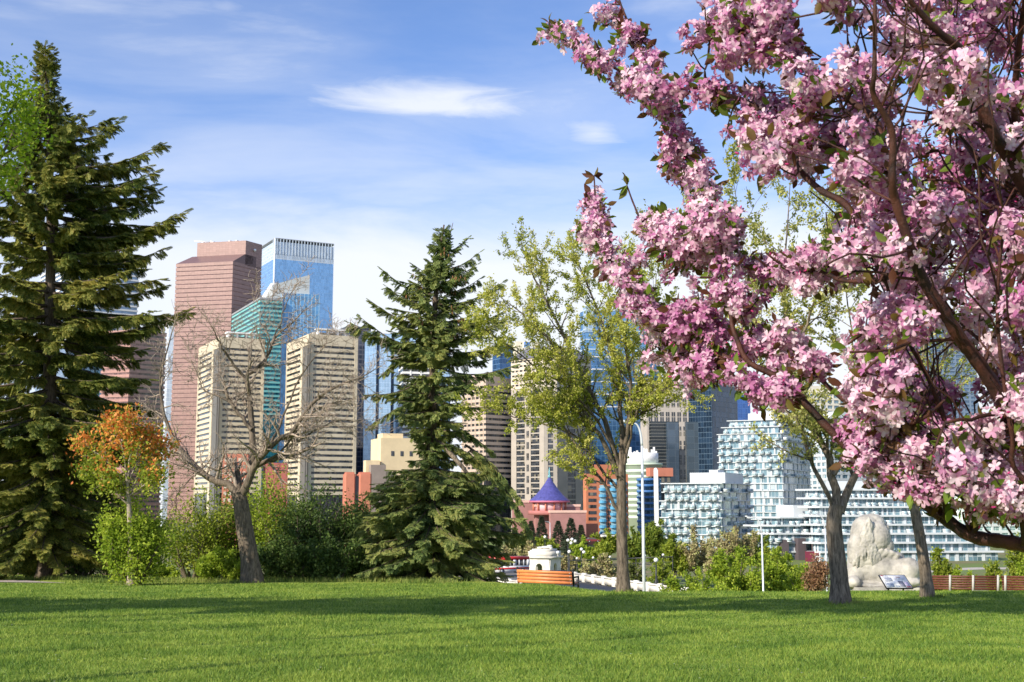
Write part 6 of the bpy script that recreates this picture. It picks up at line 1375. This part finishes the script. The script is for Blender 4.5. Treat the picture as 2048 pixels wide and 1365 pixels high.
# bridge approach: road, parapets, pavilions, globe lamps, buses
ROADZ = lambda Y: 1.6 - (.0605 - .00001 * (Y - 150)) * Y - .35
STONE_W = mat_plain('white painted stone', (.74, .71, .64), .75, .1, .6, dark=(.50, .47, .41))
def parapet(label, px0, yt0, Y0, px1, yt1, Y1, n, H=1.05):
    a, b = at(px0, yt0, Y0), at(px1, yt1, Y1); t = thing('stone_parapet', label, 'parapet', ((a[0] + b[0]) / 2, (a[1] + b[1]) / 2, min(a[2], b[2]) - H), 'white bridge parapets')
    d = b - a; e = nrm(np.array((d[0], d[1], 0)))
    for i in range(n):
        p, q = a + d * (i + .06) / n, a + d * (i + .94) / n; mb = MB(); mb.bar(p - (0, 0, .62), q - (0, 0, .62), .30, .95); mb.build('panel', STONE_W, t)
    mb = MB(); mb.bar(a - (0, 0, .10), b - (0, 0, .10), .55, .20); mb.build('coping', STONE_W, t)
    for i in range(n + 1):
        p = a + d * i / n; mb = MB(); mb.obox(p - (0, 0, H + 1.2), (e[0], e[1], 0), (-e[1], e[0], 0), (0, 0, 1), .8, .6, H + 1.35); mb.build('pier', STONE_W, t)
parapet('white balustrade left of the orange bench', 878, 1147, 190, 1040, 1162, 176, 8)
parapet('white parapet sloping down to the right behind the young leafing tree', 1150, 1146, 196, 1400, 1181, 158, 11, 1.3)
def bridge_road():
    mb = MB(); w = []
    for (xl, yl, Yl, xr, yr, Yr) in ((700, 1140, 260, 1130, 1141, 262), (780, 1150, 225, 1150, 1150, 224), (860, 1166, 190, 1180, 1166, 190), (900, 1192, 160, 1330, 1192, 160), (940, 1230, 130, 1420, 1230, 130)):
        w.append((at(xl, yl, Yl), at(xr, yr, Yr)))
    for (a, b), (c, d) in zip(w[:-1], w[1:]): mb.face([c, d, b, a])
    o = mb.build('road', mat_plain('grey asphalt', (.16, .155, .15), .9, .15, .8)); o['kind'] = 'structure'
    m = o.modifiers.new('depth', 'SOLIDIFY'); m.thickness = 1.2; m.offset = -1
bridge_road()
def pavilion(label, px, Y, ytop, half):
    zt = zat(ytop, Y); x = xat(px, Y, zt); s = half / F * Y; zb = zat(1150, Y) - 2; t = thing('stone_pavilion', label, 'pavilion', (x, Y, zb), 'white stone bridge pavilions')
    zw = zat(ytop + (1150 - ytop) * .42, Y); d = s * .8
    def arch_wall(o, ax, wd, th, nrm_, name):
        """wall with an arched doorway, centred on o"""
        ax = np.array(ax); n = np.array(nrm_); h = zw - zb; aw = wd * .30; spring = h * .64; ang = np.linspace(0, math.pi, 9)
        inner = [(aw, 0)] + [(aw * math.cos(q), spring + aw * math.sin(q)) for q in ang] + [(-aw, 0)]; outer = [(wd, 0), (wd, h * .5)] + [(wd * .9, h)] + [(wd * .5, h)] + [(0, h)] * 3 + [(-wd * .5, h)] + [(-wd * .9, h)] + [(-wd, h * .5), (-wd, 0)]
        mb = MB(); k = len(inner)
        P = lambda a, z, y: np.array((o[0], o[1], zb)) + ax * a + n * y + np.array((0, 0, z))
        for i in range(k - 1):
            for y in (0, th):
                mb.face([P(*inner[i], y), P(*outer[i], y), P(*outer[i + 1], y), P(*inner[i + 1], y)])
            mb.face([P(*inner[i], 0), P(*inner[i + 1], 0), P(*inner[i + 1], th), P(*inner[i], th)]); mb.face([P(*outer[i], 0), P(*outer[i], th), P(*outer[i + 1], th), P(*outer[i + 1], 0)])
        mb.build(name, STONE_W, t)
    c, sn = math.cos(.5), math.sin(.5); ax1, ax2 = (c, -sn, 0), (sn, c, 0)
    for k in (-1, 1):
        o = np.array((x, Y, 0)) + np.array(ax2) * d * k; arch_wall(o, ax1, s * .8, .5, tuple(np.array(ax2) * -k), 'arched_wall')
        o = np.array((x, Y, 0)) + np.array(ax1) * d * k; arch_wall(o, ax2, s * .8, .5, tuple(np.array(ax1) * -k), 'arched_wall')
    for nm, f, a, b in (('cornice', .92, zw - .1, zw + .35), ('attic', .80, zw + .35, zw + 1.5), ('upper_step', .62, zw + 1.5, zw + 2.0)):
        mb = MB(); mb.obox((x, Y, a), ax1, ax2, (0, 0, 1), 2 * s * f, 2 * s * f, b - a); mb.build(nm, STONE_W, t)
    z0 = zw + 2.0; mb = MB(); r = (zt - z0)
    mb.ball((x + .1 * s, Y, z0 + r * .35), (s * .42, s * .3, r * .36), 12, 8); mb.ball((x + .32 * s, Y - .1, z0 + r * .62), (s * .2, s * .2, r * .36), 10, 7); mb.ball((x - .28 * s, Y, z0 + r * .28), (s * .24, s * .28, r * .28), 10, 7); mb.ball((x + .42 * s, Y - .3, z0 + r * .15), (s * .16, s * .3, r * .15), 8, 6)
    remeshed(mb, 'carved_lion', STONE_W, t, .12, 2, .15, .4)
    for k in (-1, 1):
        p = np.array((x, Y, 0)) + np.array(ax1) * s * .98 * k; mb = MB(); mb.tube([(p[0], p[1], zw - .4), (p[0], p[1], zw + .9)], [.1, .1], 6); lp = mb.build('lamp_stem', STONE_W, t); mb = MB(); mb.ball((p[0], p[1], zw + 1.2), .42, 10, 6); mb.build('globe', WHITE, lp)
pavilion('white stone lion pavilion standing on the bridge above the orange bench', 1089, 288, 1090, 30)
pavilion('white stone pavilion half hidden by the right foot of the middle spruce', 905, 262, 1098, 28)
BLACKM = mat_plain('black painted iron', (.025, .028, .03), .4, .1, 3)
GLOBE = mat_plain('white lamp globe', (.80, .80, .78), .3, .03, 2)
def globe_lamp(label, px, Y, ytop, ybot, globes, r=.12):
    z = zat(ytop, Y); x = xat(px, Y, z); zb = zat(ybot, Y); t = thing('globe_lamp', label, 'lamp post', (x, Y, zb), 'black globe lamps'); mb = MB(); mb.lathe((x, Y, zb - 2), [(r * 2.2, 0), (r * 2.2, 2.4), (r * 1.2, 2.8), (r, 3.2), (r * .8, z - zb + 2 - .6)], 8); mb.build('pole', BLACKM, t)
    for dx, dz in globes:
        mb = MB(); mb.bar((x, Y, z - .7), (x + dx, Y, z + dz - .35), .1); b = mb.build('bracket', BLACKM, t); mb = MB(); mb.ball((x + dx, Y, z + dz), .36, 10, 6); mb.build('globe', GLOBE, b)
globe_lamp('black lamp with a cluster of globes right of the stone pavilion', 1136, 270, 1082, 1145, ((0, .1), (.9, .3), (1.6, -.1), (.7, -.5)))
globe_lamp('black lamp with a single globe above the orange bench', 1138.5, 250, 1106, 1150, ((0, .2),))
globe_lamp('single globe lamp rising directly behind the stone pavilion', 1090, 300, 1076, 1140, ((0, .2),))
globe_lamp('short globe lamp right of the black lamps behind the bench', 1163, 262, 1101, 1140, ((0, .2), (.5, -.4)))
globe_lamp('dark lamp between the lime trees and the mid rise condominium', 1312, 190, 1122, 1170, ((0, .1),), .14)
def long_railing():
    a, b = at(1138, 1122, 262), at(1345, 1114, 240); t = thing('iron_railing', 'dark iron railing with small white lamps running behind the young tree trunk', 'railing', (a + b) / 2)
    mb = MB(); mb.bar(a, b, .22); mb.build('top_rail', BLACKM, t); mb = MB(); mb.bar(a - (0, 0, 1.0), b - (0, 0, 1.0), .12); mb.build('lower_rail', BLACKM, t)
    for i in range(13):
        p = a + (b - a) * i / 12; mb = MB(); mb.bar(p - (0, 0, 5), p + (0, 0, .2), .14); mb.build('post', BLACKM, t)
        if i % 2: mb = MB(); mb.ball(p + (0, 0, .45), .26, 8, 5); mb.build('lamp', GLOBE, t)
    a, b = at(1325, 1161, 150), at(1420, 1176, 140); t = thing('iron_railing', 'low dark railing beside the end of the white parapet', 'railing', (a + b) / 2)
    mb = MB(); mb.bar(a, b, .08); mb.bar(a - (0, 0, .8), b - (0, 0, .8), .06); mb.build('rails', BLACKM, t); mb = MB()
    for i in range(31): p = a + (b - a) * i / 30; mb.bar(p - (0, 0, .9), p, .03)
    mb.build('pickets', BLACKM, t)
    for i in range(4): p = a + (b - a) * i / 3; mb = MB(); mb.bar(p - (0, 0, 1.6), p + (0, 0, .1), .12); mb.build('post', BLACKM, t)
long_railing()
TYRE = mat_plain('black tyre', (.02, .02, .02), .8, .1, 3)
RED = mat_plain('red paint', (.55, .03, .03), .3, .05, 1)
def wheel(t, p, r, w, ax):
    ax = nrm(ax); mb = MB(); mb.tube([np.array(p) - ax * w / 2, np.array(p) + ax * w / 2], [r, r], 14); wo = mb.build('wheel', TYRE, t); mb = MB(); mb.tube([np.array(p) - ax * (w / 2 + .02), np.array(p) + ax * (w / 2 + .02)], [r * .55, r * .55], 10); mb.build('rim', METAL_G, wo)
def bus(label, px, py, Y, yaw, Ln=10.5):
    c = at(px, py, Y); t = thing('city_bus', label, 'bus', c, 'buses on the bridge'); d = np.array((math.cos(yaw), math.sin(yaw), 0)); s = np.array((-d[1], d[0], 0)); u = np.array((0, 0, 1.))
    mb = MB(); mb.obox(c + u * .35, d, s, u, Ln, 2.5, 1.0); mb.build('lower_body', WHITE, t)
    mb = MB(); mb.obox(c + u * 1.35, d, s, u, Ln - .1, 2.44, 1.05); mb.build('window_glass', GLASS_D, t)
    mb = MB(); mb.obox(c + u * 2.4, d, s, u, Ln, 2.5, .55); mb.build('roof', RED, t)
    mb = MB(); mb.obox(c + u * .78, d, s, u, Ln + .04, 2.54, .30); mb.build('red_stripe', RED, t)
    for k in range(8):
        for sg in (-1, 1): mb = MB(); mb.obox(c + d * (-Ln / 2 + .2 + k * (Ln - .4) / 7) + s * sg * 1.22 + u * 1.35, d, s, u, .22 + .4 * (k % 3 == 1), .06, 1.05); mb.build('window_pillar', WHITE, t)
    for f in (-.32, .30):
        for sg in (-1, 1): wheel(t, c + d * Ln * f + s * sg * 1.15 + u * .48, .48, .3, s)
    for sg in (-1, 1): mb = MB(); mb.ball(c - d * Ln / 2 + s * sg * .9 + u * .8, .16, 8, 5); mb.build('headlight', GLOBE, t)
bus('white and red city bus directly left of the orange bench', 1018, 1147, 218, .55, 7.0)
bus('second white and red bus half hidden behind the middle spruce', 962, 1140, 236, .5, 9)
def car(label, px, py, Y, yaw, col):
    c = at(px, py, Y); t = thing('parked_car', label, 'car', c); d = np.array((math.cos(yaw), math.sin(yaw), 0)); s = np.array((-d[1], d[0], 0)); u = np.array((0, 0, 1.)); body = mat_plain('car paint ' + label[:12], col, .25, .03, 1)
    def loft(prof, w, m, nm):
        mb = MB(); k = len(prof); P = [c + d * a + u * z + s * sg * w for sg in (-1, 1) for a, z in prof]; mb.face(P[:k][::-1]); mb.face(P[k:])
        for i in range(k): j = (i + 1) % k; mb.face([P[i], P[j], P[k + j], P[k + i]])
        mb.build(nm, m, t)
    loft([(-2.2, .35), (2.2, .35), (2.25, .75), (1.1, .95), (-2.15, 1.0)], .88, body, 'body'); loft([(-1.9, .98), (1.1, .94), (.35, 1.40), (-1.5, 1.42)], .76, GLASS_D, 'window_glass'); loft([(-1.5, 1.421), (.35, 1.401), (.3, 1.47), (-1.4, 1.48)], .76, body, 'roof')
    for f in (-1.35, 1.4):
        for sg in (-1, 1): wheel(t, c + d * f + s * sg * .8 + u * .33, .33, .22, s)
car('white car parked below the orange building', 1215, 1076, 400, .25, (.8, .8, .8))
car('dark red car on the street beyond the pavilion', 1186, 1085, 390, .2, (.22, .04, .05))
def park_sign():
    Y = 330; a, b = at(1611, 1124, Y), at(1641, 1124, Y); zt = zat(1103, Y); t = thing('park_sign', 'burgundy and white display board standing before the low condominium', 'sign', ((a[0] + b[0]) / 2, Y, a[2] - 1))
    mb = MB(); mb.box(a[0], a[0] + (b[0] - a[0]) * .62, Y, Y + .2, a[2], zt); mb.build('burgundy_board', mat_plain('burgundy board', (.20, .03, .06), .5, .15, .8), t)
    mb = MB(); mb.box(a[0] + (b[0] - a[0]) * .64, b[0], Y, Y + .2, a[2], zt - .2); w = mb.build('white_board', WHITE, t)
    for i in range(2): mb = MB(); mb.box(a[0] + (b[0] - a[0]) * .68, b[0] - .4, Y - .06, Y - .005, a[2] + .4 + i * 1.2, a[2] + 1.2 + i * 1.2); mb.build('picture', mat_plain('burgundy print %d' % i, (.26, .06, .09), .5, .3, 2), w)
    for x in (a[0] + .2, b[0] - .2): mb = MB(); mb.bar((x, Y + .1, a[2] - 1.5), (x, Y + .1, a[2]), .15); mb.build('post', METAL_G, t)
park_sign()
# field paths on the right river bank
def field_path():
    mb = MB(); pts = [(1850, 1140), (1900, 1136), (1960, 1134), (2048, 1134), (2140, 1133)]
    v = []
    for x, y in pts: Y = 21.6 * F / (y - 1000); v.append((xat(x, Y, GZ), Y))
    for (a, b), (c, d) in zip(v[:-1], v[1:]): mb.face([(a, b - 5, GZ + .03), (c, d - 5, GZ + .03), (c, d + 5, GZ + .03), (a, b + 5, GZ + .03)])
    o = mb.build('river_path', mat_plain('pale path', (.44, .40, .36), .9, .1, .5)); o['kind'] = 'structure'
field_path()
